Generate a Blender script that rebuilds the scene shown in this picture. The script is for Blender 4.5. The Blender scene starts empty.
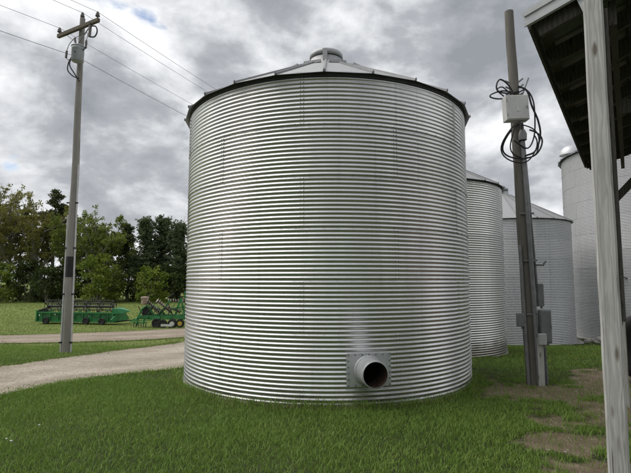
import bpy, math, random
import numpy as np
from mathutils import Vector, Matrix
R = math.radians
rng = np.random.default_rng(11)
random.seed(5)
scn = bpy.context.scene
C = scn.collection

# ------------------------------------------------------------------ camera
cd = bpy.data.cameras.new('camera'); cam = bpy.data.objects.new('camera', cd); C.objects.link(cam)
cd.sensor_width = 36.0; cd.lens = 27.04; cd.clip_start = 0.05; cd.clip_end = 3000
cam.location = (0, 0, 1.9); cam.rotation_euler = (R(90 + 5.3), 0, 0)
scn.camera = cam
# ------------------------------------------------------------------ view
scn.view_settings.view_transform = 'Standard'; scn.view_settings.look = 'None'
scn.view_settings.exposure = 0.95; scn.view_settings.gamma = 1.0
CLOUD_SEED = 1.3
SUN_EL, SUN_AZ = R(56), R(-78)        # azimuth measured from +Y towards +X
# ------------------------------------------------------------------ sky
w = bpy.data.worlds.new('World'); scn.world = w; w.use_nodes = True
nt = w.node_tree; nt.nodes.clear()
def N(tree, t, **kw):
    n = tree.nodes.new(t)
    for k, v in kw.items(): setattr(n, k, v)
    return n
def math_n(tree, op, a, b=None, clamp=False):
    n = N(tree, 'ShaderNodeMath', operation=op, use_clamp=clamp)
    for i, v in enumerate((a, b)):
        if v is None: continue
        if isinstance(v, (int, float)): n.inputs[i].default_value = v
        else: tree.links.new(v, n.inputs[i])
    return n.outputs[0]
def ramp(tree, fac, stops, interp='LINEAR'):
    n = N(tree, 'ShaderNodeValToRGB'); cr = n.color_ramp; cr.interpolation = interp
    while len(cr.elements) < len(stops): cr.elements.new(0.5)
    for e, (p, c) in zip(cr.elements, stops):
        e.position = p; e.color = (c[0], c[1], c[2], 1) if not isinstance(c, (int, float)) else (c, c, c, 1)
    tree.links.new(fac, n.inputs[0]); return n.outputs[0]
def mixc(tree, fac, a, b, blend='MIX'):
    n = N(tree, 'ShaderNodeMix', data_type='RGBA', blend_type=blend)
    for s, v in ((0, fac), (6, a), (7, b)):
        if isinstance(v, (int, float)): n.inputs[s].default_value = v
        elif isinstance(v, tuple): n.inputs[s].default_value = (v[0], v[1], v[2], 1)
        else: tree.links.new(v, n.inputs[s])
    return n.outputs[2]
sky = N(nt, 'ShaderNodeTexSky', sky_type='NISHITA', sun_disc=False)
sky.sun_elevation = SUN_EL; sky.sun_rotation = SUN_AZ; sky.dust_density = 1.5
tc = N(nt, 'ShaderNodeTexCoord'); sp = N(nt, 'ShaderNodeSeparateXYZ'); nt.links.new(tc.outputs['Generated'], sp.inputs[0])
cb = N(nt, 'ShaderNodeMapping'); cb.inputs['Scale'].default_value = (1, 1, 1.65); cb.inputs['Location'].default_value = (CLOUD_SEED, CLOUD_SEED * .7, 0)
nt.links.new(tc.outputs['Generated'], cb.inputs[0])
def noise(tree, vec, scale, detail=6, rough=0.55, dist=0.0, lac=2.0):
    n = N(tree, 'ShaderNodeTexNoise'); n.inputs['Scale'].default_value = scale; n.inputs['Detail'].default_value = detail
    n.inputs['Roughness'].default_value = rough; n.inputs['Distortion'].default_value = dist; n.inputs['Lacunarity'].default_value = lac
    if vec is not None: tree.links.new(vec, n.inputs['Vector'])
    return n.outputs[0]
n1 = noise(nt, cb.outputs[0], 4.7, 10, 0.55, 0.15)
n2 = noise(nt, cb.outputs[0], 2.1, 2, 0.5)
cl = math_n(nt, 'ADD', math_n(nt, 'MULTIPLY', n1, 0.62), math_n(nt, 'MULTIPLY', n2, 0.38))
cloud = ramp(nt, cl, [(0.365, (0.58, 0.585, 0.592)), (0.43, (0.52, 0.528, 0.54)), (0.485, (0.385, 0.394, 0.408)), (0.535, (0.245, 0.256, 0.274)), (0.61, (0.165, 0.175, 0.193))])
hole = ramp(nt, noise(nt, cb.outputs[0], 4.6, 6, 0.5, 0.3), [(0.272, 1.0), (0.325, 0.0)])
mp = N(nt, 'ShaderNodeMix', data_type='RGBA', blend_type='MULTIPLY'); mp.inputs[0].default_value = 1
nt.links.new(sky.outputs[0], mp.inputs[6]); mp.inputs[7].default_value = (0.075, 0.075, 0.075, 1)
col = mixc(nt, hole, cloud, mp.outputs[2])
bg = N(nt, 'ShaderNodeBackground'); out = N(nt, 'ShaderNodeOutputWorld')
bg.inputs[1].default_value = 1.0
nt.links.new(col, bg.inputs[0]); nt.links.new(bg.outputs[0], out.inputs[0])
# ------------------------------------------------------------------ sun behind thin cloud
sd = bpy.data.lights.new('sun', 'SUN'); sun = bpy.data.objects.new('sun', sd); C.objects.link(sun)
sd.energy = 1.3; sd.angle = R(60); sd.color = (1.0, 0.96, 0.9)
dv = Vector((math.sin(SUN_AZ) * math.cos(SUN_EL), math.cos(SUN_AZ) * math.cos(SUN_EL), math.sin(SUN_EL)))
sun.rotation_euler = dv.to_track_quat('Z', 'Y').to_euler(); sun.location = dv * 60

# ------------------------------------------------------------------ helpers: objects
def tag(o, label=None, cat=None, group=None, kind=None):
    if label: o['label'] = label
    if cat: o['category'] = cat
    if group: o['group'] = group
    if kind: o['kind'] = kind
    return o
def empty(name, loc=(0, 0, 0), rz=0.0):
    o = bpy.data.objects.new(name, None); C.objects.link(o); o.location = loc; o.rotation_euler = (0, 0, rz)
    o.empty_display_size = 0.2
    return o
def link(name, me, parent=None, loc=None, rot=None):
    o = bpy.data.objects.new(name, me); C.objects.link(o)
    if parent: o.parent = parent
    if loc is not None: o.location = loc
    if rot is not None: o.rotation_euler = rot
    return o
def np_mesh(name, verts, faces, mat, smooth=False, attrs=None):
    """faces: (n,k) int array (one polygon size)"""
    verts = np.asarray(verts, np.float32); faces = np.asarray(faces, np.int32)
    me = bpy.data.meshes.new(name); n, k = faces.shape
    me.vertices.add(len(verts)); me.vertices.foreach_set('co', verts.ravel())
    me.loops.add(n * k); me.loops.foreach_set('vertex_index', faces.ravel())
    me.polygons.add(n); me.polygons.foreach_set('loop_start', np.arange(0, n * k, k, dtype=np.int32))
    if smooth: me.polygons.foreach_set('use_smooth', np.ones(n, bool))
    me.update(calc_edges=True)
    for an, arr in (attrs or {}).items():
        a = me.attributes.new(an, 'FLOAT', 'POINT'); a.data.foreach_set('value', np.asarray(arr, np.float32))
    if mat: me.materials.append(mat)
    me.validate()
    return me
def spline(p, k=6):
    q = [p[0] * 2 - p[1]] + p + [p[-1] * 2 - p[-2]]; o = []
    for i in range(1, len(q) - 2):
        for j in range(k):
            t = j / k; a, b, c, d = q[i - 1], q[i], q[i + 1], q[i + 2]
            o.append(0.5 * ((2 * b) + (c - a) * t + (2 * a - 5 * b + 4 * c - d) * t * t + (3 * b - a - 3 * c + d) * t ** 3))
    return o + [p[-1]]
class MB:
    """collects simple shapes and links them as one mesh object"""
    def __init__(s): s.v = []; s.f = []; s.sm = []
    def add(s, v, f, smooth=False):
        b = len(s.v); s.v += [tuple(p) for p in v]; s.f += [tuple(i + b for i in q) for q in f]; s.sm += [smooth] * len(f)
    def box(s, c, size, M=None):
        x, y, z = [k / 2 for k in size]; c = Vector(c)
        v = [Vector((a * x, b * y, d * z)) for a in (-1, 1) for b in (-1, 1) for d in (-1, 1)]
        if M is not None: v = [M @ p for p in v]
        s.add([c + p for p in v], [(0, 1, 3, 2), (4, 6, 7, 5), (0, 4, 5, 1), (2, 3, 7, 6), (0, 2, 6, 4), (1, 5, 7, 3)])
    def bar(s, a, b, wd, hg, up=(0, 0, 1)):
        a, b = Vector(a), Vector(b); d = (b - a); L = d.length; d.normalize(); u = Vector(up)
        sx = d.cross(u)
        if sx.length < 1e-4: sx = d.cross(Vector((1, 0, 0)))
        sx.normalize(); uz = sx.cross(d).normalized()
        M = Matrix((sx, d, uz)).transposed()
        s.box((a + b) / 2, (wd, L, hg), M)
    def tube(s, pts, r, n=8, cap=True, smooth=True, curve=False):
        pts = [Vector(p) for p in pts]
        if curve: pts = spline(pts)
        rs = r if isinstance(r, (list, tuple)) else [r] * len(pts)
        v = []; f = []; prev = None
        for i, p in enumerate(pts):
            d = (pts[min(i + 1, len(pts) - 1)] - pts[max(i - 1, 0)]).normalized()
            if prev is None:
                ref = Vector((0, 0, 1)) if abs(d.z) < 0.9 else Vector((1, 0, 0)); x = d.cross(ref).normalized()
            else:
                x = (prev - d * prev.dot(d)).normalized()
            prev = x; y = d.cross(x)
            for k in range(n):
                t = 2 * math.pi * k / n; v.append(p + (x * math.cos(t) + y * math.sin(t)) * rs[i])
        for i in range(len(pts) - 1):
            for k in range(n):
                k2 = (k + 1) % n; f.append((i * n + k, i * n + k2, (i + 1) * n + k2, (i + 1) * n + k))
        s.add(v, f, smooth)
        if cap:
            s.add(v[:n], [tuple(range(n - 1, -1, -1))]); s.add(v[-n:], [tuple(range(n))])
    def lathe(s, prof, n=24, c=(0, 0, 0), axis='z', smooth=True, closed=False):
        c = Vector(c); v = []; f = []
        for (r_, h) in prof:
            for k in range(n):
                t = 2 * math.pi * k / n; a, b = r_ * math.cos(t), r_ * math.sin(t)
                v.append(c + (Vector((a, b, h)) if axis == 'z' else Vector((a, h, b)) if axis == 'y' else Vector((h, a, b))))
        m = len(prof)
        for i in range(m if closed else m - 1):
            i2 = (i + 1) % m
            for k in range(n):
                k2 = (k + 1) % n; f.append((i * n + k, i * n + k2, i2 * n + k2, i2 * n + k))
        s.add(v, f, smooth)
    def mesh(s, name, mat):
        me = bpy.data.meshes.new(name); me.from_pydata([tuple(p) for p in s.v], [], s.f)
        me.polygons.foreach_set('use_smooth', s.sm); me.materials.append(mat); me.update(); return me
    def build(s, name, mat, parent=None, loc=None, rot=None, bevel=0.0):
        o = link(name, s.mesh(name, mat), parent, loc, rot)
        if bevel:
            b = o.modifiers.new('bevel', 'BEVEL'); b.width = bevel; b.segments = 2; b.limit_method = 'ANGLE'; b.angle_limit = R(40)
        return o

# ------------------------------------------------------------------ helpers: materials
def newmat(name):
    m = bpy.data.materials.new(name); m.use_nodes = True; t = m.node_tree
    return m, t, t.nodes['Principled BSDF']
def pos_vec(t, scale=(1, 1, 1), obj=False):
    mp = N(t, 'ShaderNodeMapping'); mp.inputs['Scale'].default_value = scale
    src = N(t, 'ShaderNodeTexCoord').outputs['Object'] if obj else N(t, 'ShaderNodeNewGeometry').outputs['Position']
    t.links.new(src, mp.inputs[0]); return mp.outputs[0]
def bump(t, h, strength, dist, bs):
    b = N(t, 'ShaderNodeBump'); b.inputs['Strength'].default_value = strength; b.inputs['Distance'].default_value = dist
    t.links.new(h, b.inputs['Height']); t.links.new(b.outputs[0], bs.inputs['Normal'])
def mat(name, c1, c2=None, rough=0.6, metal=0.0, scale=8.0, bmp=0.0, stretch=(1, 1, 1), obj=False, spec=None):
    m, t, bs = newmat(name)
    c2 = c2 or tuple(k * 0.72 for k in c1)
    v = pos_vec(t, stretch, obj); nz = noise(t, v, scale, 6, 0.6, 0.3)
    t.links.new(ramp(t, nz, [(0.32, c2), (0.66, c1)]), bs.inputs['Base Color'])
    t.links.new(ramp(t, nz, [(0.3, min(1, rough + 0.12)), (0.7, max(0, rough - 0.08))]), bs.inputs['Roughness'])
    bs.inputs['Metallic'].default_value = metal
    if spec is not None: bs.inputs['Specular IOR Level'].default_value = spec
    if bmp: bump(t, noise(t, v, scale * 3, 5, 0.6), bmp, 0.01, bs)
    return m
def galv(name, lo, hi, rough, seed=0.0, metal=0.95, mud=0.0):
    m, t, bs = newmat(name)
    v = pos_vec(t); vs = pos_vec(t, (3.0, 3.0, 0.35))
    oi = N(t, 'ShaderNodeObjectInfo')
    a = noise(t, vs, 1.6, 6, 0.6, 0.4); b = noise(t, v, 28, 3, 0.6)
    vo = N(t, 'ShaderNodeTexVoronoi'); vo.inputs['Scale'].default_value = 60; t.links.new(v, vo.inputs['Vector'])
    k = math_n(t, 'ADD', math_n(t, 'MULTIPLY', a, 0.55), math_n(t, 'MULTIPLY', b, 0.2))
    k = math_n(t, 'ADD', k, math_n(t, 'MULTIPLY', oi.outputs['Random'], 0.30))
    sp_ = N(t, 'ShaderNodeSeparateColor'); t.links.new(vo.outputs['Color'], sp_.inputs[0])
    k = math_n(t, 'ADD', k, math_n(t, 'MULTIPLY', sp_.outputs[0], 0.05))
    sz = N(t, 'ShaderNodeSeparateXYZ'); t.links.new(v, sz.inputs[0])
    mudk = mud
    mud = math_n(t, 'ADD', math_n(t, 'MULTIPLY', sz.outputs[2], 1.6), math_n(t, 'MULTIPLY', noise(t, v, 2.3, 6, 0.7), 1.3))
    mud = ramp(t, mud, [(0.42, mudk), (1.0, 0.0)])
    strk = ramp(t, noise(t, pos_vec(t, (9, 9, 0.22)), 1.0, 5, 0.65), [(0.28, 0.45), (0.42, 0.0)])
    cc = mixc(t, strk, ramp(t, k, [(0.28, lo), (0.85, hi)]), tuple(q * 0.72 for q in lo))
    t.links.new(mixc(t, mud, cc, (0.20, 0.175, 0.14)), bs.inputs['Base Color'])
    t.links.new(ramp(t, k, [(0.2, rough + 0.1), (0.9, rough - 0.06)]), bs.inputs['Roughness'])
    bs.inputs['Metallic'].default_value = metal
    bump(t, noise(t, pos_vec(t, (1, 1, 2)), 2.2, 3, 0.5), 0.12, 0.02, bs)
    return m
def wood(name, light, dark, axis_scale, knots=True, rough=0.85, obj=True):
    m, t, bs = newmat(name)
    v = pos_vec(t, axis_scale, obj)
    wv = N(t, 'ShaderNodeTexWave', wave_type='BANDS', bands_direction='X'); wv.inputs['Scale'].default_value = 1.6
    wv.inputs['Distortion'].default_value = 5.5; wv.inputs['Detail'].default_value = 3; wv.inputs['Detail Scale'].default_value = 0.8
    t.links.new(v, wv.inputs['Vector'])
    fine = noise(t, pos_vec(t, (axis_scale[0] * 6, axis_scale[1] * 6, axis_scale[2] * 0.6), obj), 6, 5, 0.65)
    big = noise(t, pos_vec(t, (1.5, 1.5, 0.7), obj), 2.0, 4, 0.6)
    k = math_n(t, 'ADD', math_n(t, 'MULTIPLY', wv.outputs[1], 0.30), math_n(t, 'MULTIPLY', fine, 0.45))
    k = math_n(t, 'ADD', k, math_n(t, 'MULTIPLY', big, 0.40))
    mid = tuple((a + b) / 2 for a, b in zip(light, dark))
    crk = ramp(t, noise(t, pos_vec(t, (axis_scale[0] * 2.6, axis_scale[1] * 2.6, axis_scale[2] * 0.8), obj), 1.0, 3, 0.6), [(0.31, 1.0), (0.36, 0.0)])
    t.links.new(mixc(t, crk, ramp(t, k, [(0.33, dark), (0.5, mid), (0.72, light)]), tuple(q * 0.4 for q in dark)), bs.inputs['Base Color'])
    bs.inputs['Roughness'].default_value = rough
    bump(t, k, 0.5, 0.01, bs)
    return m
M = {}
M['galv'] = galv('galvanised_steel', (0.62, 0.617, 0.62), (0.84, 0.836, 0.84), 0.34, metal=0.95, mud=0.75)
M['galv_old'] = galv('weathered_galvanised_steel', (0.56, 0.57, 0.585), (0.70, 0.705, 0.72), 0.5, metal=0.6)
M['galv_dull'] = galv('dull_grey_steel', (0.44, 0.445, 0.455), (0.54, 0.545, 0.555), 0.6, metal=0.35)
M['roof_steel'] = galv('roof_steel', (0.33, 0.335, 0.34), (0.45, 0.455, 0.46), 0.55, metal=0.6)
M['rib'] = galv('shade_toned_rib_steel', (0.22, 0.225, 0.23), (0.34, 0.345, 0.35), 0.55, metal=0.5)  # darker than the roof sheets, to stand in for the ribs' shadowed sides
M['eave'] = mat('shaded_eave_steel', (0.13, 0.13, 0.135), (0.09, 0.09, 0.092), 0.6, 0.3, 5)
M['plate'] = mat('grey_plate_steel', (0.62, 0.635, 0.64), (0.48, 0.49, 0.50), 0.55, 0.5, 6, 0.05)
M['rust'] = mat('rusty_steel', (0.10, 0.055, 0.032), (0.025, 0.017, 0.014), 0.9, 0.1, 14, 0.4)
M['throat'] = mat('shade_black_tube_end', (0.016, 0.012, 0.010), (0.01, 0.008, 0.007), 0.95, 0, 10, spec=0.05)  # near-black colour stands in for the darkness deep inside the tube
M['bolt'] = mat('bolt_steel', (0.24, 0.24, 0.245), (0.14, 0.14, 0.14), 0.5, 0.6, 30)
M['concrete'] = mat('concrete', (0.42, 0.40, 0.37), (0.27, 0.26, 0.24), 0.9, 0, 5, 0.4)
m, t, bs = newmat('weathered_timber')
v = pos_vec(t, (3.2, 3.2, 0.34), True)
wv = N(t, 'ShaderNodeTexWave', wave_type='RINGS', rings_direction='Z', wave_profile='SIN'); wv.inputs['Scale'].default_value = 9
wv.inputs['Distortion'].default_value = 7; wv.inputs['Detail'].default_value = 2.5; wv.inputs['Detail Scale'].default_value = 1.3; t.links.new(v, wv.inputs['Vector'])
fib = noise(t, pos_vec(t, (70, 70, 1.6), True), 1.0, 5, 0.7); blot = noise(t, pos_vec(t, (6, 6, 1.5), True), 1.0, 4, 0.6)
kv = N(t, 'ShaderNodeTexVoronoi'); kv.inputs['Scale'].default_value = 1.0; t.links.new(pos_vec(t, (9, 9, 2.4), True), kv.inputs['Vector'])
kn = ramp(t, math_n(t, 'ADD', kv.outputs['Distance'], math_n(t, 'MULTIPLY', fib, 0.10)), [(0.13, 0.0), (0.22, 1.0)])
k = math_n(t, 'ADD', math_n(t, 'MULTIPLY', wv.outputs[1], 0.20), math_n(t, 'ADD', math_n(t, 'MULTIPLY', fib, 0.45), math_n(t, 'MULTIPLY', blot, 0.40)))
c = ramp(t, k, [(0.28, (0.27, 0.262, 0.24)), (0.43, (0.42, 0.415, 0.39)), (0.68, (0.57, 0.565, 0.54))])
crk = ramp(t, noise(t, pos_vec(t, (46, 46, 0.7), True), 1.0, 3, 0.6), [(0.272, 1.0), (0.325, 0.0)])
c = mixc(t, kn, (0.17, 0.15, 0.12), c); t.links.new(mixc(t, crk, c, (0.09, 0.08, 0.068)), bs.inputs['Base Color']); bs.inputs['Roughness'].default_value = 0.9; bump(t, k, 0.6, 0.008, bs)
M['post'] = m
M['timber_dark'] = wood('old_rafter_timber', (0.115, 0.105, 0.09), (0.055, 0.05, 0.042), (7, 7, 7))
M['pole'] = wood('utility_pole_wood', (0.33, 0.315, 0.285), (0.15, 0.138, 0.12), (12, 12, 0.5))
M['pole_dark'] = wood('old_pole_wood', (0.19, 0.178, 0.155), (0.075, 0.068, 0.056), (12, 12, 0.5))
M['arm'] = wood('crossarm_wood', (0.17, 0.145, 0.11), (0.07, 0.058, 0.045), (2, 8, 8))
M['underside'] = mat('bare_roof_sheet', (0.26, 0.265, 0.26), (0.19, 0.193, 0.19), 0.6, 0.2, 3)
M['trim'] = mat('light_grey_trim', (0.56, 0.58, 0.58), (0.44, 0.455, 0.46), 0.5, 0.2, 4)
M['black'] = mat('black_rubber', (0.018, 0.018, 0.02), (0.01, 0.01, 0.011), 0.65, 0, 20)
M['tyre'] = mat('tyre_rubber', (0.03, 0.029, 0.027), (0.015, 0.015, 0.015), 0.85, 0, 20, 0.3)
M['pvc'] = mat('white_conduit', (0.62, 0.63, 0.62), (0.47, 0.475, 0.47), 0.45, 0, 6)
M['conduit'] = mat('grey_conduit', (0.27, 0.275, 0.28), (0.19, 0.195, 0.2), 0.5, 0.3, 6)
M['boxgrey'] = mat('grey_box_paint', (0.23, 0.245, 0.25), (0.16, 0.17, 0.175), 0.5, 0.1, 5)
M['boxpale'] = mat('pale_box_paint', (0.52, 0.53, 0.53), (0.42, 0.43, 0.43), 0.45, 0.0, 5)
M['boxwhite'] = mat('off_white_box', (0.60, 0.60, 0.58), (0.48, 0.48, 0.46), 0.5, 0, 4)
M['xfmr'] = mat('transformer_paint', (0.42, 0.45, 0.46), (0.33, 0.355, 0.365), 0.4, 0.1, 4)
M['porcelain'] = mat('brown_grey_porcelain', (0.16, 0.15, 0.145), (0.09, 0.08, 0.078), 0.25, 0, 10)
M['wire'] = mat('weathered_wire', (0.20, 0.20, 0.205), (0.14, 0.14, 0.142), 0.5, 0.5, 5)
M['green'] = mat('green_machine_paint', (0.026, 0.215, 0.06), (0.03, 0.13, 0.042), 0.5, 0, 3)
M['green_pale'] = mat('pale_green_poly', (0.05, 0.27, 0.11), (0.03, 0.19, 0.075), 0.4, 0, 5)  # paler green for the divider snout and one frame plate
M['mblack'] = mat('dull_black_steel', (0.028, 0.03, 0.032), (0.018, 0.018, 0.02), 0.55, 0.2, 8)
M['disc'] = mat('worn_disc_steel', (0.46, 0.42, 0.38), (0.30, 0.25, 0.21), 0.45, 0.5, 12)
M['tan'] = mat('faded_tan_plastic', (0.50, 0.38, 0.33), (0.36, 0.27, 0.23), 0.7, 0, 6)
M['white'] = mat('white_paint', (0.70, 0.70, 0.68), (0.52, 0.52, 0.50), 0.5, 0, 6)
M['yellow'] = mat('yellow_rim_paint', (0.62, 0.44, 0.05), (0.48, 0.32, 0.04), 0.5, 0, 6)
M['stone'] = mat('pale_rock', (0.46, 0.44, 0.41), (0.28, 0.265, 0.245), 0.9, 0, 6, 0.5)

# ------------------------------------------------------------------ terrain
KN = np.array([(-60, .3), (0, .25), (4, .12), (7, 0), (10.5, -.05), (15, -.4), (20, -.74), (24, -.9), (33, -1.2), (45, -1.35), (75, -1.3), (150, -1.2), (400, -1), (900, -1)])
_xs = np.linspace(-60, 900, 9601); _zs = np.interp(_xs, KN[:, 0], KN[:, 1])
_zs = np.convolve(np.pad(_zs, 6, 'edge'), np.ones(13) / 13, 'valid')
def gz(x, y): return np.interp(y, _xs, _zs) + 0.012 * np.sin(np.asarray(x) * 1.1 + 0.6 * np.asarray(y)) * np.clip((np.asarray(y) - 12) / 20, 0, 1)
def gzf(x, y): return float(gz(x, y))
BINS = [(0.24, 10.19, 0.0, 2.9), (3.48, 16.6, -0.33, 2.9), (8.75, 22.2, -0.78, 2.9), (17.1, 23.4, -0.85, 4.2)]
A_near = [(-9.5, 2), (-8.0, 4.5), (-5.21, 8.04), (-4.84, 9.19), (-4.04, 10.0), (-3.0, 10.9), (-1.2, 13.4), (0.0, 17), (0.8, 22), (1.4, 30), (2.0, 40)]
A_far = [(-13, 2), (-11.2, 5.0), (-8.6, 8.6), (-7.23, 11.09), (-7.18, 12.6), (-7.15, 14.18), (-6.33, 18.45), (-5.86, 21.1), (-5.2, 24), (-4.4, 32), (-3.5, 41)]
B_near = [(-60, 9), (-40, 13.5), (-25, 17.5), (-13.22, 20.2), (-10.94, 20.6), (-9.02, 21.1), (-7.62, 22.2), (-6.2, 23.6), (-4.9, 25.5)]
B_far = [(-60, 13), (-40, 17.5), (-25, 21.5), (-16.1, 24.56), (-13.55, 25.5), (-11.1, 27.3), (-8.28, 29.8), (-6.0, 32.0), (-4.5, 34.5)]
DIRT = [(3.75, 8.35, 0.95, 0.62, 1.0), (4.9, 8.35, 0.9, 0.5, 0.9), (2.95, 5.55, 0.62, 0.42, .9), (3.45, 6.7, 0.45, 0.5, 0.7), (5.9, 6.3, 1.7, 2.5, 1.2), (8.3, 8.4, 2.3, 2.5, 1.2), (4.5, 7.3, 1.0, 1.4, .62), (3.0, 9.4, .6, .25, .6), (2.55, 4.75, .55, .3, .6)]
_lat = np.random.default_rng(3).random((64, 64))
def vnoise(x, y):
    t_ = np.zeros_like(x)
    for k, a in ((1.1, .40), (2.6, .30), (5.9, .30)):
        u_, v_ = x * k + 7.3 * k, y * k + 3.1 * k; i0, j0 = np.floor(u_).astype(int), np.floor(v_).astype(int); fu, fv = u_ - i0, v_ - j0
        fu = fu * fu * (3 - 2 * fu); fv = fv * fv * (3 - 2 * fv); L_ = lambda i, j: _lat[i % 64, j % 64]
        t_ = t_ + a * ((L_(i0, j0) * (1 - fu) + L_(i0 + 1, j0) * fu) * (1 - fv) + (L_(i0, j0 + 1) * (1 - fu) + L_(i0 + 1, j0 + 1) * fu) * fv)
    return t_
def dirt_mask(x, y):
    m = np.zeros_like(x)
    for cx, cy, rx, ry, s in DIRT:
        d = np.sqrt(((x - cx) / rx) ** 2 + ((y - cy) / ry) ** 2); m = np.maximum(m, s * np.clip(1.5 - d, 0, 1))
    m = np.clip(m + (m > 0.02) * (vnoise(x, y) - .42) * 2.6, 0, 2)
    for cx, cy, cz, r_ in BINS:
        d = np.abs(np.hypot(x - cx, y - cy) - r_); m = np.maximum(m, 0.62 * np.clip(1 - d / 0.34, 0, 1))
    return m
def inpoly(x, y, poly):
    c = np.zeros(len(x), bool); n = len(poly); j = n - 1
    for i in range(n):
        xi, yi = poly[i]; xj, yj = poly[j]
        if yi != yj:
            c ^= ((yi > y) != (yj > y)) & (x < (xj - xi) * (y - yi) / (yj - yi) + xi)
        j = i
    return c
POLY_A = A_near + A_far[::-1]; POLY_B = B_near + B_far[::-1]
gx = np.concatenate([np.linspace(-900, -60, 22), np.linspace(-56, -14, 43), np.arange(-13.6, 13.7, 0.2), np.linspace(14, 56, 43), np.linspace(60, 900, 22)])
gy = np.concatenate([np.linspace(-60, 1, 24), np.arange(1.4, 14, 0.2), np.arange(14, 48, 0.5), np.linspace(48.5, 120, 40), np.linspace(130, 900, 24)])
X, Y = np.meshgrid(gx, gy); nx, ny = len(gx), len(gy)
V = np.stack([X.ravel(), Y.ravel(), gz(X.ravel(), Y.ravel())], 1)
idx = np.arange(nx * ny).reshape(ny, nx)
Fq = np.stack([idx[:-1, :-1].ravel(), idx[:-1, 1:].ravel(), idx[1:, 1:].ravel(), idx[1:, :-1].ravel()], 1)
m, t, bs = newmat('lawn_soil')
at_ = N(t, 'ShaderNodeAttribute', attribute_name='dirt')
v = pos_vec(t)
na = noise(t, v, 0.35, 5, 0.6); nb = noise(t, v, 4.0, 6, 0.65); nc = noise(t, v, 38, 4, 0.7)
gsum = math_n(t, 'ADD', math_n(t, 'MULTIPLY', na, 0.45), math_n(t, 'ADD', math_n(t, 'MULTIPLY', nb, 0.3), math_n(t, 'MULTIPLY', nc, 0.25)))
grass_c = ramp(t, gsum, [(0.34, (0.024, 0.031, 0.012)), (0.5, (0.041, 0.053, 0.020)), (0.66, (0.066, 0.078, 0.032))])  # lowered tones include the shade that grass blades cast among themselves
soil_c = ramp(t, math_n(t, 'ADD', math_n(t, 'MULTIPLY', nb, 0.5), math_n(t, 'MULTIPLY', nc, 0.5)), [(0.3, (0.10, 0.076, 0.052)), (0.5, (0.185, 0.145, 0.102)), (0.7, (0.29, 0.237, 0.175))])
af = N(t, 'ShaderNodeAttribute', attribute_name='field')
field_c = ramp(t, gsum, [(0.32, (0.10, 0.115, 0.04)), (0.42, (0.13, 0.165, 0.042)), (0.55, (0.165, 0.21, 0.055)), (0.68, (0.23, 0.22, 0.095))])
grass_c = mixc(t, af.outputs['Fac'], grass_c, field_c)
dm = math_n(t, 'ADD', at_.outputs['Fac'], math_n(t, 'MULTIPLY', math_n(t, 'SUBTRACT', nb, 0.5), 0.8))
dm = ramp(t, dm, [(0.33, 0.0), (0.62, 1.0)])
t.links.new(mixc(t, dm, grass_c, soil_c), bs.inputs['Base Color']); bs.inputs['Roughness'].default_value = 0.95
bs.inputs['Specular IOR Level'].default_value = 0.15
bump(t, nc, 0.8, 0.03, bs)
tag(link('ground', np_mesh('ground', V, Fq, m, True, {'dirt': dirt_mask(V[:, 0], V[:, 1]), 'field': np.clip((V[:, 1] - 13) / 8, 0, 1) * (V[:, 0] < 1)})), kind='structure')

def resample(poly, step):
    p = np.array(poly, float); d = np.r_[0, np.cumsum(np.hypot(*np.diff(p, axis=0).T))]
    # smooth the polyline a little
    n = max(2, int(d[-1] / step)); s = np.linspace(0, d[-1], n)
    q = np.stack([np.interp(s, d, p[:, 0]), np.interp(s, d, p[:, 1])], 1)
    k = max(1, int(1.2 / step)); ker = np.ones(2 * k + 1) / (2 * k + 1)
    return np.stack([np.convolve(np.pad(q[:, i], k, 'edge'), ker, 'valid') for i in (0, 1)], 1)
def gravel(name, c_lo, c_mid, c_hi):
    m, t, bs = newmat(name)
    v = pos_vec(t); a = noise(t, v, 0.8, 5, 0.6); b = noise(t, v, 9, 6, 0.7); vo = N(t, 'ShaderNodeTexVoronoi'); vo.inputs['Scale'].default_value = 34
    t.links.new(v, vo.inputs['Vector']); sc = N(t, 'ShaderNodeSeparateColor'); t.links.new(vo.outputs['Color'], sc.inputs[0])
    k = math_n(t, 'ADD', math_n(t, 'MULTIPLY', a, 0.4), math_n(t, 'ADD', math_n(t, 'MULTIPLY', b, 0.35), math_n(t, 'MULTIPLY', sc.outputs[0], 0.25)))
    ra = N(t, 'ShaderNodeAttribute', attribute_name='rut')
    k = math_n(t, 'ADD', k, math_n(t, 'MULTIPLY', math_n(t, 'MULTIPLY', ra.outputs['Fac'], a), 0.34))
    t.links.new(ramp(t, k, [(0.36, c_lo), (0.56, c_mid), (0.8, c_hi)]), bs.inputs['Base Color']); bs.inputs['Roughness'].default_value = 0.95
    h = math_n(t, 'ADD', vo.outputs['Distance'], b); bump(t, h, 0.9, 0.03, bs)
    return m
M['gravelA'] = gravel('pale_gravel', (0.24, 0.198, 0.15), (0.40, 0.345, 0.275), (0.56, 0.495, 0.41))
M['gravelB'] = gravel('tan_gravel', (0.20, 0.16, 0.115), (0.32, 0.262, 0.20), (0.44, 0.375, 0.30))
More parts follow.
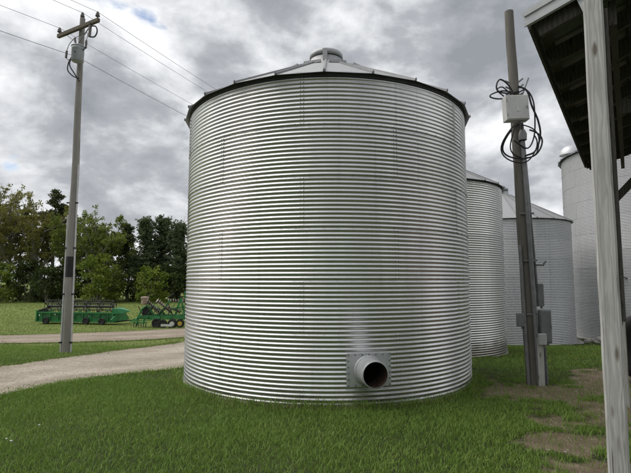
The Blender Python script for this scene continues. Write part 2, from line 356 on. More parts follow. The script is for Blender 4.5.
def road(name, near, far, m, lift, ncol):
    n_ = 420
    a = resample(near, 0.1); b = resample(far, 0.1)
    ia = np.linspace(0, len(a) - 1, n_).astype(int); ib = np.linspace(0, len(b) - 1, n_).astype(int)
    a, b = a[ia], b[ib]
    d = (b - a); L = np.hypot(*d.T)[:, None]; d = d / L
    j = lambda: (np.convolve(rng.normal(0, 1, n_ + 8), np.ones(9) / 9, 'valid') * 0.22 + rng.normal(0, .05, n_))[:, None]
    a = a + d * j(); b = b + d * j()
    tt = np.linspace(0, 1, ncol)
    P = a[:, None, :] * (1 - tt)[None, :, None] + b[:, None, :] * tt[None, :, None]
    x, y = P[..., 0], P[..., 1]
    rut = 0.018 - 0.03 * (np.exp(-((tt - .3) / .08) ** 2) + np.exp(-((tt - .7) / .08) ** 2)) * 0.5 - 0.012 * (np.abs(tt - 0.5) > 0.49)
    z = gz(x, y) + lift + rut[None, :]
    vv = np.stack([x.ravel(), y.ravel(), z.ravel()], 1); ii = np.arange(n_ * ncol).reshape(n_, ncol)
    ff = np.stack([ii[:-1, :-1].ravel(), ii[1:, :-1].ravel(), ii[1:, 1:].ravel(), ii[:-1, 1:].ravel()], 1)
    ru = np.exp(-((tt - .3) / .1) ** 2) + np.exp(-((tt - .7) / .1) ** 2) + .35 * np.exp(-((tt - .05) / .05) ** 2)
    ru = ru[None, :] * (.8 + .4 * rng.random((n_, 1)))
    tag(link(name, np_mesh(name, vv, ff, m, True, {'rut': ru.ravel()})), kind='structure')
road('gravel_drive', B_near, B_far, M['gravelB'], 0.022, 26)
road('gravel_road', A_near, A_far, M['gravelA'], 0.012, 26)

# ------------------------------------------------------------------ grain bins
RING = 0.813
def panel_mesh(name, r, deg, mat_, ncols, per=8):
    rows = 12 * per + 1; zz = np.linspace(0, RING, rows); a = np.radians(np.linspace(-0.5, deg + 0.5, ncols))
    rad = r + 0.0084 * (np.sin(2 * np.pi * zz / (RING / 12)) - 0.15 * np.sin(4 * np.pi * zz / (RING / 12)))
    lap = np.linspace(-0.0016, 0.0016, ncols)
    Rr = rad[:, None] + lap[None, :] + (0.002 * (1 - 2 * zz / RING))[:, None]
    vv = np.stack([(Rr * np.sin(a)[None, :]).ravel(), (-Rr * np.cos(a)[None, :]).ravel(), np.repeat(zz, ncols)], 1)
    ii = np.arange(rows * ncols).reshape(rows, ncols)
    ff = np.stack([ii[:-1, :-1].ravel(), ii[:-1, 1:].ravel(), ii[1:, 1:].ravel(), ii[1:, :-1].ravel()], 1)
    return np_mesh(name, vv, ff, mat_, True)
def roof_panel_mesh(name, r_e, r_i, tan_, z_e, half, mat_, rib=True):
    b = MB()
    def P(r_, ang, dz=0.0): return Vector((r_ * math.sin(ang), -r_ * math.cos(ang), z_e + (r_e - r_) * tan_ + dz))
    th = 0.006
    q = [P(r_e, -half), P(r_e, half), P(r_i, half), P(r_i, -half)]
    qd = [p - Vector((0, 0, th)) for p in q]
    b.add(q + qd, [(0, 1, 2, 3), (7, 6, 5, 4), (0, 4, 5, 1), (1, 5, 6, 2), (2, 6, 7, 3), (3, 7, 4, 0)])
    # stiffening swage down the middle of the sheet
    return b.mesh(name, mat_)
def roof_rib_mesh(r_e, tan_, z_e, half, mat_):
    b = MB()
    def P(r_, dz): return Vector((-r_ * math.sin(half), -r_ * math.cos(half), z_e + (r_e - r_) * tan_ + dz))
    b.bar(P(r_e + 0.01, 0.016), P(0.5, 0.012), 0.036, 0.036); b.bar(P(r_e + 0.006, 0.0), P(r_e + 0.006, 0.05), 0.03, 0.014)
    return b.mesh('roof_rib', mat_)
_ids = {}
def grain_bin(name, cx, cy, cz, r, top, nring, npan, a0, mats, label, nroof=24, tan_=0.55, overhang=0.105, detail=1, group=None, roof_rot=-2):
    root = empty(name, (cx, cy, cz)); tag(root, label, 'grain bin', group)
    key = (r, mats[0].name, npan)
    if key not in _ids: _ids[key] = panel_mesh('wall_panel', r, 360 / npan, mats[0], 25 if detail else 17, 8 if detail else 6)
    pm = _ids[key]; deg = 360 / npan
    for k in range(nring):
        z0 = top - (k + 1) * RING
        for i in range(npan):
            a = R(a0 + i * deg + (deg / 2 if k % 2 else 0))
            link('wall_panel', pm, root, (0, 0, z0), (0, 0, a))
    key = (r, 'roof', nroof, tan_, mats[1].name, top)
    if key not in _ids: _ids[key] = roof_panel_mesh('roof_panel', r + overhang, 0.42, tan_, top + 0.012, math.pi / nroof, mats[1])
    for i in range(nroof):
        link('roof_panel', _ids[key], root, (0, 0, 0), (0, 0, 2 * math.pi * (i + 0.5) / nroof + R(roof_rot)))
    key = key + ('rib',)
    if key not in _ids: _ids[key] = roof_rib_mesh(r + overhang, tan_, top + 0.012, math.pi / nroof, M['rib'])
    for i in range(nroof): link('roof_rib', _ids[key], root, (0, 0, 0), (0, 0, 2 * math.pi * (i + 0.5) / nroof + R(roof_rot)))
    zt = top + (r + overhang - 0.42) * tan_
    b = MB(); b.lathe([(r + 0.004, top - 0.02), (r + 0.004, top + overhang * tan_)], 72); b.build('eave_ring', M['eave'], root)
    b = MB(); b.lathe([(0.43, zt - 0.03), (0.40, zt), (0.36, zt + 0.18), (0.33, zt + 0.18), (0.33, zt - 0.05)], 28); b.build('cap_collar', mats[1], root)
    b = MB(); b.lathe([(0.35, zt + 0.21), (0.37, zt + 0.21), (0.37, zt + 0.31), (0.345, zt + 0.335), (0.10, zt + 0.37), (0.001, zt + 0.375)], 28)
    b.lathe([(0.35, zt + 0.21), (0.001, zt + 0.21)], 28); o = b.build('cap_lid', mats[1], root)
    for ang in (-5, 115, 235):
        b = MB(); M3 = Matrix.Rotation(R(ang), 3, 'Z'); b.box(M3 @ Vector((0, -0.39, zt + 0.16)), (0.10, 0.025, 0.28), M3)
        b.build('lid_strap', mats[1], root)
    # ladder of short flashing plates round the roof ring
    if detail < 2: return root
    b = MB(); rr = 0.98; zz = top + (r + overhang - rr) * tan_
    for i in range(0, 12):
        M3 = Matrix.Rotation(R(30 * i + 12), 3, 'Z') ; b.box(M3 @ Vector((0, -rr, zz + 0.035)), (0.36, 0.05, 0.06), M3)
    b.build('roof_ring', mats[1], root)
    return root
def bin_bolts(root, r, top, nring, npan, a0, mat_, vis=(-75, 75)):
    vv = []; ff = []
    def bolt(ang, z, s):
        a = R(ang); n_ = np.array((math.sin(a), -math.cos(a), 0)); tx = np.array((math.cos(a), math.sin(a), 0)); up = np.array((0, 0, 1.0))
        c = n_ * (r + 0.004) + up * z; b = len(vv)
        for q in range(6):
            e = tx * math.cos(q * 1.0472) * s + up * math.sin(q * 1.0472) * s; vv.append(c + e)
        for q in range(6):
            e = tx * math.cos(q * 1.0472) * s * .75 + up * math.sin(q * 1.0472) * s * .75; vv.append(c + e + n_ * 0.013)
        for q in range(6):
            ff.append((b + q, b + (q + 1) % 6, b + 6 + (q + 1) % 6, b + 6 + q))
        ff.append((b + 6, b + 7, b + 8, b + 9)); ff.append((b + 6, b + 9, b + 10, b + 11))
    deg = 360 / npan
    for k in range(nring):
        z0 = top - (k + 1) * RING
        if k < nring - 1:
            for ang in np.arange(vis[0], vis[1], 4.55): bolt(ang + rng.normal(0, .15), z0 + 0.012, 0.009)
        for i in range(-npan, npan):
            a = a0 + i * deg + (deg / 2 if k % 2 else 0)
            if vis[0] < a < vis[1]:
                for p in range(12):
                    zc = z0 + (p + 0.3) * RING / 12
                    for da in (-0.5, 0.5): bolt(a + da, zc, 0.0075)
    o = link('bolt_row', np_mesh('bolt_row', vv, ff, mat_), root); o['kind'] = 'stuff'
MG = (M['galv'], M['roof_steel'])
big = grain_bin('grain_bin', *BINS[0], 5.17, 7, 6, -9, MG, 'large corrugated steel grain bin nearest the camera with round unloading tube low on its wall', detail=2, group='round steel grain bins')
bin_bolts(big, 2.9, 5.17, 7, 6, -9, M['bolt'])
b2 = grain_bin('grain_bin', *BINS[1], 5.23, 7, 6, 14, MG, 'shiny corrugated grain bin partly hidden directly behind the right edge of the large bin', detail=1, group='round steel grain bins', roof_rot=3)
b3 = grain_bin('grain_bin', *BINS[2], 5.23, 7, 6, 5, (M['galv_old'], M['roof_steel']), 'pale grey corrugated grain bin with whole conical roof slope showing behind the leaning pole', tan_=0.56, group='round steel grain bins', roof_rot=6)
b4 = grain_bin('grain_bin', *BINS[3], 9.03, 12, 9, 12, (M['galv_dull'], M['roof_steel']), 'tallest dull grey grain bin rising behind the timber shed post', nroof=36, tan_=0.50, overhang=0.16, detail=0, group='round steel grain bins')
for o, r_, h in ((big, 2.9, 0.04), (b2, 2.9, -0.02), (b3, 3.2, 0.03), (b4, 4.55, 0.03)):
    bb = MB(); bb.lathe([(r_ + 0.03 if r_ == 2.9 else r_, -0.9), (r_ + 0.03 if r_ == 2.9 else r_, h - 0.04), (r_ - 0.03, h), (0.01, h)], 64, smooth=False); bb.build('concrete_pad', M['concrete'], o)
# unloading tube on the near bin
az = R(11.3); Mz = Matrix.Rotation(az, 3, 'Z')
def onbin(u, d, z): return Mz @ Vector((u, -(2.9 + d), z))
b = MB(); b.box(onbin(0, 0.012, 0.555), (0.70, 0.012, 0.50), Mz); pl = b.build('outlet_plate', M['plate'], big, bevel=0.003)
spots = [(u, z) for u in np.linspace(-0.325, 0.325, 7) for z in (0.33, 0.78)] + [(u, z) for z in np.linspace(0.42, 0.69, 4) for u in (-0.325, 0.325)]
b = MB(); b.lathe([(0.012, 0.0), (0.012, -0.008), (0.006, -0.011), (0.001, -0.011)], 6, (0, 0, 0), 'y', smooth=False); bolt_me = b.mesh('plate_bolt', M['bolt'])
for u, z in spots: link('plate_bolt', bolt_me, pl, onbin(u, 0.018, z), (0, 0, az))
def tube_obj(name, prof, mm, parent, n=40):
    b = MB(); b.lathe([(r_, -h) for r_, h in prof], n, (0, 0, 0), 'y'); o = b.build(name, mm, parent, (0, 0, 0)); o.rotation_euler = (0, 0, az); o.location = Mz @ Vector((-0.02, 0, 0.545)); return o
tube = tube_obj('unloading_tube', [(0.192, 2.92), (0.192, 3.255), (0.198, 3.26), (0.198, 3.285), (0.183, 3.285)], M['plate'], big)
tube_obj('tube_flange', [(0.19, 2.92), (0.225, 2.92), (0.225, 2.945), (0.19, 2.945)], M['plate'], big)
tube_obj('tube_lining', [(0.1835, 3.284), (0.181, 3.1), (0.18, 2.93)], M['rust'], big)
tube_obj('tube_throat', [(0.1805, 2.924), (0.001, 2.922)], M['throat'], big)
# hooded vent and lever on the tall bin
az4 = R(-116); b = MB()
Mv = Matrix.Rotation(az4, 3, 'Z')
for i in range(9):
    pass
prof = [(0.52 * math.cos(q), 0.52 * math.sin(q)) for q in np.linspace(0, math.pi / 2, 9)]
b.lathe([(max(a_, 0.002), z_) for a_, z_ in prof], 24); b.lathe([(0.50, 0.0), (0.002, 0.0)], 24); b.lathe([(0.30, -0.25), (0.30, 0.0)], 20)
b.build('roof_vent', M['galv_old'], b4, Mv @ Vector((0, -3.75, 9.48)))
b = MB(); c4 = R(-58); d4 = Vector((math.sin(c4), -math.cos(c4), 0)); s4 = Vector((math.cos(c4), math.sin(c4), 0))
b.tube([d4 * 4.2 + s4 * 0.3 + Vector((0, 0, 2.85)), d4 * 4.55 + Vector((0, 0, 2.95)), d4 * 4.62 - s4 * 0.55 + Vector((0, 0, 3.12))], 0.03, 6); b.build('lever', M['mblack'], b4)
# rubble beside the tall bin
def rock_mesh(s, seed):
    r2 = np.random.default_rng(seed); b = MB(); n_, k_ = 7, 4
    v = [(0, 0, s * .6)]; f = []
    for i in range(k_):
        ph = math.pi * (i + 1) / (k_ + 1)
        for j in range(n_):
            th = 2 * math.pi * j / n_; q = s * (0.75 + 0.45 * r2.random()); v.append((q * math.sin(ph) * math.cos(th), q * math.sin(ph) * math.sin(th), q * .62 * math.cos(ph)))
    v.append((0, 0, -s * .5)); L = len(v) - 1
    for j in range(n_):
        f.append((0, 1 + j, 1 + (j + 1) % n_)); f.append((L, L - n_ + (j + 1) % n_, L - n_ + j))
        for i in range(k_ - 1): f.append((1 + i * n_ + j, 1 + (i + 1) * n_ + j, 1 + (i + 1) * n_ + (j + 1) % n_, 1 + i * n_ + (j + 1) % n_))
    b.add(v, f); return b
for i, (x, y, s, l) in enumerate([(12.1, 20.55, .30, 'pale jagged rock at the foot of the tall bin, largest of the rubble'), (12.55, 20.4, .2, 'small pale rock right of the largest rubble rock by the tall bin'), (11.75, 20.75, .17, 'small pale rock left of the largest rubble rock by the tall bin')]):
    o = rock_mesh(s, i).build('rock', M['stone'], None, (x, y, gzf(x, y) + s * .3)); tag(o, l, 'rock', 'rubble by the tall bin')

# ------------------------------------------------------------------ open shed on the right
u = Vector((0.552, 0.834, 0)); n_in = Vector((0.834, -0.552, 0)); Cn = Vector((1.715, 3.515, 0)); ZE = 3.9; SL = 0.33
def S(s, tt, dz=0.0): p = Cn + u * s + n_in * tt; return Vector((p.x, p.y, ZE + SL * tt + dz))
def G(s, tt, z): p = Cn + u * s + n_in * tt; return Vector((p.x, p.y, z))
LEN, DEP = 5.48, 5.6
shed = empty('open_shed', (Cn.x, Cn.y, gzf(Cn.x, Cn.y))); bpy.context.view_layer.update()
tag(shed, 'open timber pole shed with dark underside of metal roof at right edge', 'shed')
so = Vector(shed.location)
class SB(MB):
    def build(s, name, mat, parent=None, **k): s.v = [tuple(Vector(p) - so) for p in s.v]; return MB.build(s, name, mat, parent, **k)
# roof sheets with ribs, each 0.76 m wide
ns = 8; wsh = (LEN + 0.06) / ns; nrm = Vector((-n_in.x * SL, -n_in.y * SL, 1)).normalized()
for i in range(ns):
    b = SB(); s0 = -0.03 + i * wsh; q = []
    xs = [0]; prof = []
    nr = 4
    for k in range(nr):
        a = k / nr * wsh; prof += [(a, 0), (a + wsh / nr * .62, 0), (a + wsh / nr * .72, .022), (a + wsh / nr * .9, .022)]
    prof.append((wsh + 0.015, 0))
    top_, bot_ = [], []
    for (a, h) in prof:
        for tt in (-0.06, DEP):
            top_.append(S(s0 + a, tt) + nrm * (0.092 + h)); bot_.append(S(s0 + a, tt) + nrm * (0.09 + h))
    m_ = len(prof); f = []
    for k in range(m_ - 1):
        f.append((2 * k, 2 * k + 2, 2 * k + 3, 2 * k + 1)); f.append((2 * m_ + 2 * k, 2 * m_ + 2 * k + 1, 2 * m_ + 2 * k + 3, 2 * m_ + 2 * k + 2))
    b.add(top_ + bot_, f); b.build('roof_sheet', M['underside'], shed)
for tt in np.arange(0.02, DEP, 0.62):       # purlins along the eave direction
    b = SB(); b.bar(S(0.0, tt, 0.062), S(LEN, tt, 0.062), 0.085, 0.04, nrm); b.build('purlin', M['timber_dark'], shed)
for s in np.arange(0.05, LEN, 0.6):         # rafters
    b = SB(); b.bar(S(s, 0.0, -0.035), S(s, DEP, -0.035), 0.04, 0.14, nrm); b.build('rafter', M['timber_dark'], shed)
b = SB(); b.bar(S(-0.035, -0.08, 0.05), S(-0.035, DEP, 0.05), 0.014, 0.13, nrm); b.bar(S(-0.047, -0.08, 0.085), S(-0.047, DEP, 0.085), 0.012, 0.03, nrm); b.bar(S(-0.047, -0.08, 0.0), S(-0.047, DEP, 0.0), 0.012, 0.024, nrm); b.bar(S(0.03, -0.08, 0.123), S(0.03, DEP, 0.123), 0.14, 0.008, nrm); b.build('gable_trim', M['trim'], shed)
b = SB(); b.bar(S(-0.02, 0.30, -0.075), S(-0.02, DEP, -0.075), 0.012, 0.11, nrm); b.build('rake_board', M['trim'], shed)
b = SB(); b.bar(S(0.0, -0.045, 0.02), S(LEN, -0.045, 0.02), 0.02, 0.10); b.build('eave_board', M['timber_dark'], shed)
b = SB(); b.bar(S(LEN + 0.03, -0.05, 0.03), S(LEN + 0.03, DEP, 0.03), 0.03, 0.15, nrm); b.build('gable_trim', M['timber_dark'], shed)
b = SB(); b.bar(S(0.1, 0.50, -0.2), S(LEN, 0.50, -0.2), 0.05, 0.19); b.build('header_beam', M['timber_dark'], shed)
def post(s, tt, w1, w2, mm):
    b = MB(); p = G(s, tt, 0); g0 = gzf(p.x, p.y) - 0.25; H_ = ZE + SL * tt - 0.1 - g0
    MM = Matrix((n_in, u, Vector((0, 0, 1)))).transposed()
    nz = 24; v = []; f = []
    for i in range(nz + 1):
        z = H_ * i / nz; ch = 0.012
        jx, jy = rng.normal(0, .0012, 2)
        ring = [(-w1 / 2 + ch, -w2 / 2), (w1 / 2 - ch, -w2 / 2), (w1 / 2, -w2 / 2 + ch), (w1 / 2, w2 / 2 - ch), (w1 / 2 - ch, w2 / 2), (-w1 / 2 + ch, w2 / 2), (-w1 / 2, w2 / 2 - ch), (-w1 / 2, -w2 / 2 + ch)]
        v += [MM @ Vector((a + jx, c + jy, z)) for a, c in ring]
    for i in range(nz):
        for k in range(8): f.append((i * 8 + k, i * 8 + (k + 1) % 8, i * 8 + 8 + (k + 1) % 8, i * 8 + 8 + k))
    f.append(tuple(range(nz * 8, nz * 8 + 8))); b.add(v, f)
    o = b.build('post', mm, shed, (p.x - so.x, p.y - so.y, g0 - so.z)); return o
post(-0.0, 0.382, 0.125, 0.125, M['post'])
post(4.9, 0.345, 0.13, 0.13, M['post'])
post(0.2, DEP - .15, 0.14, 0.14, M['post']); post(5.2, DEP - .15, 0.14, 0.14, M['post'])
b = SB(); b.bar(G(0.04, 0.458, 1.62), G(0.04, 0.458, 3.86), 0.026, 0.09, u); b.build('nailer_board', M['timber_dark'], shed)
b = SB(); b.bar(G(4.9, 0.38, 3.18), G(4.9, 1.35, 4.24), 0.05, 0.11); b.build('knee_brace', M['timber_dark'], shed)
b = SB(); b.bar(G(1.4, 0.5, 3.55), G(1.4, DEP, 3.55), 0.04, 0.13); b.build('tie_beam', M['timber_dark'], shed)
b = SB(); b.tube([G(4.4, 0.62, 3.95), G(4.4, 0.70, 3.5), G(4.4, 0.80, 2.9), G(4.4, 0.83, 2.4), G(4.4, 0.76, 1.9), G(4.4, 0.68, 1.55)], 0.022, 6); b.tube([G(4.4, 0.68, 1.62), G(4.4, 0.66, 1.45)], 0.035, 6)
o = b.build('hanging_cable', M['black']); o.location = so
tag(o, 'black cable hanging down behind the timber shed post', 'cable')
# part of a wheel leaning in at the frame edge, under the shed
wl = empty('spare_wheel', (6.33, 9.15, 0.62), R(-20)); tag(wl, 'black rubber tyre cut off by the right picture edge beside the shed post', 'wheel')
b = MB(); b.lathe([(0.36, -0.11), (0.52, -0.15), (0.60, -0.14), (0.645, -0.08), (0.65, 0.08), (0.60, 0.14), (0.52, 0.15), (0.36, 0.11)], 40, (0, 0, 0), 'y', closed=True); b.build('tyre', M['tyre'], wl)
b = MB(); b.lathe([(0.38, -0.08), (0.3, -0.06), (0.02, -0.03)], 24, (0, 0, 0), 'y'); b.lathe([(0.38, 0.08), (0.3, 0.06), (0.02, 0.03)], 24, (0, 0, 0), 'y'); b.build('rim', M['mblack'], wl)

# ------------------------------------------------------------------ left utility pole
PX, PY = -8.05, 15.6; PZ = gzf(PX, PY)
up = empty('utility_pole', (PX, PY, PZ)); tag(up, 'tall grey wooden utility pole with crossarm and black band beside the gravel road', 'utility pole')
b = MB(); hh = 11.35; nseg = 14
b.tube([(0.012 * math.sin(i), 0.01 * math.cos(i * 1.7), -0.3 + (hh + .3) * i / nseg) for i in range(nseg + 1)], [0.152 - 0.066 * i / nseg for i in range(nseg + 1)], 16); b.build('shaft', M['pole'], up)
ad = Vector((0.874, -0.486, 0)); wd_ = Vector((0.486, 0.874, 0))
AZ = 10.92; an = Vector((-wd_.x, -wd_.y, 0)) * 0.15
b = MB(); b.bar(an - ad * 1.1 + Vector((0, 0, AZ)), an + ad * 1.1 + Vector((0, 0, AZ)), 0.10, 0.125); b.build('crossarm', M['arm'], up, bevel=0.006)
for sgn in (-1, 1):
    b = MB(); b.bar(an * .8 + ad * sgn * 0.62 + Vector((0, 0, AZ - .07)), an * 0.8 + Vector((0, 0, AZ - 0.55)), 0.035, 0.012); b.build('crossarm_brace', M['conduit'], up)
def insul(p, parent):
    b = MB(); b.lathe([(0.02, -0.02), (0.02, 0.07), (0.07, 0.075), (0.075, 0.11), (0.045, 0.125), (0.06, 0.15), (0.06, 0.175), (0.03, 0.185), (0.04, 0.21), (0.035, 0.235), (0.002, 0.24)], 12); return b.build('insulator', M['porcelain'], parent, p)
IA = an + ad * 1.03 + Vector((0, 0, AZ + .063)); IB = Vector((0, 0, 11.33)); IC = an - ad * 1.03 + Vector((0, 0, AZ + .063)); ND = ad * -0.12 + Vector((0, 0, 9.98))
for p in (IA, IB, IC): insul(p, up)
b = MB(); b.tube([Vector((-0.165, -0.05, -0.1)), Vector((-0.145, -0.05, 3)), Vector((-0.137, -0.045, 4.5))], 0.032, 8); b.build('conduit', M['pvc'], up)
b = MB(); b.tube([Vector((0.165, -0.05, -0.1)), Vector((0.145, -0.05, 3)), Vector((0.126, -0.05, 6.2))], 0.03, 8); b.build('conduit', M['pvc'], up)
b = MB()
for z in (0.35, 1.9, 3.4, 4.9):
    for sx, rr in ((-1, .158), (1, .156)):
        b.box((sx * (rr - 0.0095 * z / 1.2 * .9 + .02), -0.085 + .002 * z, z), (0.1, 0.025, 0.045))
b.build('conduit_strap', M['mblack'], up)
b = MB(); b.lathe([(0.139, 2.45), (0.1355, 3.12)], 20); b.build('black_band', M['black'], up)
# cutout and arrester gear
def spool(parent, name, a, b_, r=0.055):
    a, b_ = Vector(a), Vector(b_); m_ = MB(); pts = []; rs = []
    for i in range(13): pts.append(a.lerp(b_, i / 12)); rs.append(r if i % 2 else r * .62)
    m_.tube(pts, rs, 10); return m_.build(name, M['porcelain'], parent)
c0 = ad * 0.82 + an; fc = empty('fuse_cutout', Vector((PX, PY, PZ)) + c0 + Vector((0, 0, AZ - .35))); tag(fc, 'fuse cutout hanging below the near end of the crossarm', 'fuse cutout')
b = MB(); b.tube([(-0.09, 0, 0.22), (-0.11, 0, -0.16)], [.05, .045], 10); b.build('body', M['porcelain'], fc)
b = MB(); b.tube([(-0.08, -.02, 0.21), (0.10, -.02, 0.18), (0.15, -.02, 0.0), (0.07, -.02, -0.17), (-0.1, -.02, -0.17)], 0.022, 6, curve=True); b.tube([(-0.09, 0, .2), (-.1, 0, .32)], .018, 6); b.build('fuse_tube', M['mblack'], fc)
tf = empty('transformer', (PX + .10, PY - 0.38, PZ + 9.62)); tag(tf, 'grey can shaped transformer mounted below the crossarm of the left pole', 'transformer')
tf.scale = (.86, .86, .84)
b = MB(); b.lathe([(0.001, 0.0), (0.20, 0.0), (0.225, 0.03), (0.225, 0.5), (0.23, 0.505), (0.23, 0.53), (0.225, 0.535), (0.225, 0.60)], 28); b.build('tank', M['xfmr'], tf)
b = MB(); b.lathe([(0.245, 0.60), (0.245, 0.625), (0.2, 0.665), (0.001, 0.68)], 28); b.build('lid', M['xfmr'], tf)
spool(tf, 'bushing', (-0.08, -0.02, 0.66), (-0.13, -0.03, 0.98), .045); spool(tf, 'arrester', (-0.42, -0.06, 0.12), (-0.40, -0.06, 0.42), .05); spool(tf, 'arrester', (0.36, -0.12, 0.5), (0.37, -0.12, 0.82), .05)
b = MB(); b.tube([(-0.4, -.06, .42), (-.36, -.04, .62), (-.28, -.02, .8), (-.14, -.03, .97)], .012, 6, curve=True); b.tube([(.37, -.12, .82), (.4, -.1, 1.05), (.3, 0, 1.2), (-.1, -.02, 1.0)], .01, 6, curve=True)
b.tube([(-.42, -.06, .12), (-.32, -.05, .05), (-.22, 0, .1)], .012, 6, curve=True); b.tube([(.36, -.12, .5), (.22, -.05, .45)], .02, 6, curve=True)
b.tube([(-.24, 0, .2), (-.33, -.02, -.05), (-.36, 0, -.35), (-.2, .1, -.55), (.0, .2, -.6)], .022, 6, curve=True); b.tube([(-.2, -.1, .1), (-.24, -.1, -.2), (-.1, .05, -.5), (.02, .2, -.75)], .022, 6, curve=True)
b.build('lead_wire', M['mblack'], tf)
b = MB(); b.box((0.05, 0.26, 0.45), (0.10, 0.1, 0.06)); b.box((0.05, 0.26, 0.12), (0.10, 0.1, 0.06)); b.build('mounting_bracket', M['conduit'], tf)
b = MB(); b.box((0.0, -0.2265, 0.3), (0.05, 0.008, 0.05)); b.build('tank_plate', M['mblack'], tf)
# wires: two spans through the pole
Pw = Vector((PX, PY, PZ))
for nm, p, rr, l in (('A', IA, .0065, 'highest right-hand power line on the near end of the crossarm'), ('B', IB, .0065, 'power line running over the insulator on the pole tip'), ('C', IC, .0065, 'power line on the far left end of the crossarm'), ('D', ND, .008, 'lowest neutral wire passing the pole under the crossarm by the transformer')):
    b = MB(); p0 = Pw + p + Vector((0, 0, .23 if nm != 'D' else 0))
    for sg in (-1, 1):
        pts = []
        for i in range(25):
            d = 42 * i / 24; sag = 1.1 * 4 * (d / 42) * (1 - d / 42); q = p0 + wd_ * sg * d; pts.append((q.x, q.y, q.z - sag))
        b.tube(pts, rr, 5, cap=False)
    tag(b.build('power_line', M['wire']), l, 'power line', 'overhead power lines on the left pole')

# ------------------------------------------------------------------ leaning service pole on the right
QX, QY = 4.05, 9.05; QZ = gzf(QX, QY)
ld = Vector((-0.17, 0.0, 7.25)); lean = lambda z: Vector((ld.x * z / ld.z, 0, z))
sp_ = empty('service_pole', (QX, QY, QZ)); tag(sp_, 'short leaning wooden service pole covered in conduits and cable loops', 'utility pole')
b = MB(); b.tube([lean(-0.3 + 7.6 * i / 12) + Vector((.006 * math.sin(i * 2.1), 0, 0)) for i in range(13)], [0.118 - 0.033 * i / 12 for i in range(13)], 16); b.build('shaft', M['pole_dark'], sp_)
def cond(name, dx, dy, z0, z1, r_, mm, parent=sp_, dx1=None):
    b = MB(); b.tube([lean(z) + Vector((dx + ((dx1 if dx1 is not None else dx) - dx) * (z - z0) / (z1 - z0), dy, 0)) for z in np.linspace(z0, z1, 5)], r_, 10); return b.build(name, mm, parent)
cond('conduit', 0.07, -0.125, 0.0, 4.6, 0.042, M['conduit'], dx1=0.05)
cond('conduit', 0.19, -0.03, 1.45, 5.2, 0.026, M['conduit'], dx1=0.10)
cond('conduit', -0.11, -0.09, 0.0, 2.6, 0.03, M['conduit'])
cond('conduit', 0.25, -0.04, 0.05, 0.95, 0.022, M['pvc'])
cond('conduit', 0.235, -0.06, 0.0, 1.3, 0.03, M['boxgrey'])
b = MB(); b.lathe([(.075, 0), (.08, .12), (.05, .2), (.001, .22)], 12); b.build('weatherhead', M['conduit'], sp_, lean(4.62) + Vector((.05, -.13, 0)))
b = MB(); b.box(lean(0.42) + Vector((0.10, -0.17, 0)), (0.11, 0.03, 0.92)); b.build('backing_board', M['post'], sp_)
def piece(name, mm, fn):
    b = MB(); fn(b); b.build(name, mm, sp_)
for z in (1.3, 2.3, 3.2): piece('conduit_strap', M['conduit'], lambda b: b.box(lean(z) + Vector((.05, -.11, 0)), (0.26, 0.03, 0.03)))
piece('standoff', M['conduit'], lambda b: (b.box(lean(2.18) + Vector((.25, -.05, .04)), (0.16, 0.03, 0.03)), b.tube([lean(2.18) + Vector((.3, -.06, .03)), lean(2.22) + Vector((.36, -.08, .08))], .02, 6)))
for z in (5.55, 5.7, 5.82):
    piece('pole_step', M['conduit'], lambda b: b.tube([lean(z) + Vector((-.08, 0, 0)), lean(z) + Vector((-.18, -.03, .03))], .016, 6)); piece('pole_step', M['conduit'], lambda b: b.tube([lean(z) + Vector((.08, 0, 0)), lean(z + .05) + Vector((.18, -.03, .03))], .016, 6))
piece('stub_arm', M['conduit'], lambda b: b.tube([lean(5.4) + Vector((.08, -.03, 0)), lean(5.9) + Vector((.28, -.05, .0))], .014, 6))
def boxobj(name, c, size, mm, label, cat, group=None, door=True, tilt=0.0):
    e = empty(name, Vector((QX, QY, QZ)) + Vector(c)); e.rotation_euler = (0, tilt, 0); tag(e, label, cat, group)
    b = MB(); b.box((0, 0, 0), size); b.build('body', mm, e, bevel=0.008)
    if door:
        b = MB(); b.box((0, -size[1] / 2 - 0.006, 0), (size[0] * .92, 0.012, size[2] * .93)); b.build('door', mm, e, bevel=0.004)
        b = MB(); b.box((size[0] * .40, -size[1] / 2 - 0.018, 0), (0.018, 0.014, 0.05)); b.build('latch', M['conduit'], e)
        for q in (-.3, .3):
            b = MB(); b.tube([(-size[0] * .47, -size[1] / 2 - 0.010, size[2] * q - .03), (-size[0] * .47, -size[1] / 2 - 0.010, size[2] * q + .03)], .009, 8); b.build('hinge', M['conduit'], e)
    b = MB(); b.tube([(size[0] * .2, 0, -size[2] / 2 - .05), (size[0] * .2, 0, -size[2] / 2)], min(size[0], size[1]) * .2, 10); b.build('conduit_fitting', M['conduit'], e)
    return e
G_ = 'electrical boxes on the service pole'
e = boxobj('equipment_box', lean(5.2) + Vector((-0.10, -0.24, 0)), (0.43, 0.2, 0.48), M['boxwhite'], 'white equipment box high on the leaning pole among the cable loops', 'electrical box', G_, True, R(-2))
b = MB(); b.box((0.0, -0.115, 0.02), (0.045, 0.006, 0.2)); b.build('notice_strip', M['pvc'], e)
boxobj('disconnect_box', lean(1.08) + Vector((0.235, -0.13, 0)), (0.19, 0.14, 0.60), M['boxgrey'], 'large dark grey disconnect box on the right side of the leaning pole', 'electrical box', G_)
boxobj('junction_box', lean(0.86) + Vector((0.115, -0.255, 0)), (0.135, 0.08, 0.20), M['boxpale'], 'small pale grey junction box in front of the dark disconnect box', 'electrical box', G_, False)
boxobj('meter_box', lean(1.19) + Vector((-0.175, -0.06, 0)), (0.13, 0.11, 0.24), M['boxgrey'], 'small grey box on the left side of the leaning pole', 'electrical box', G_, False)
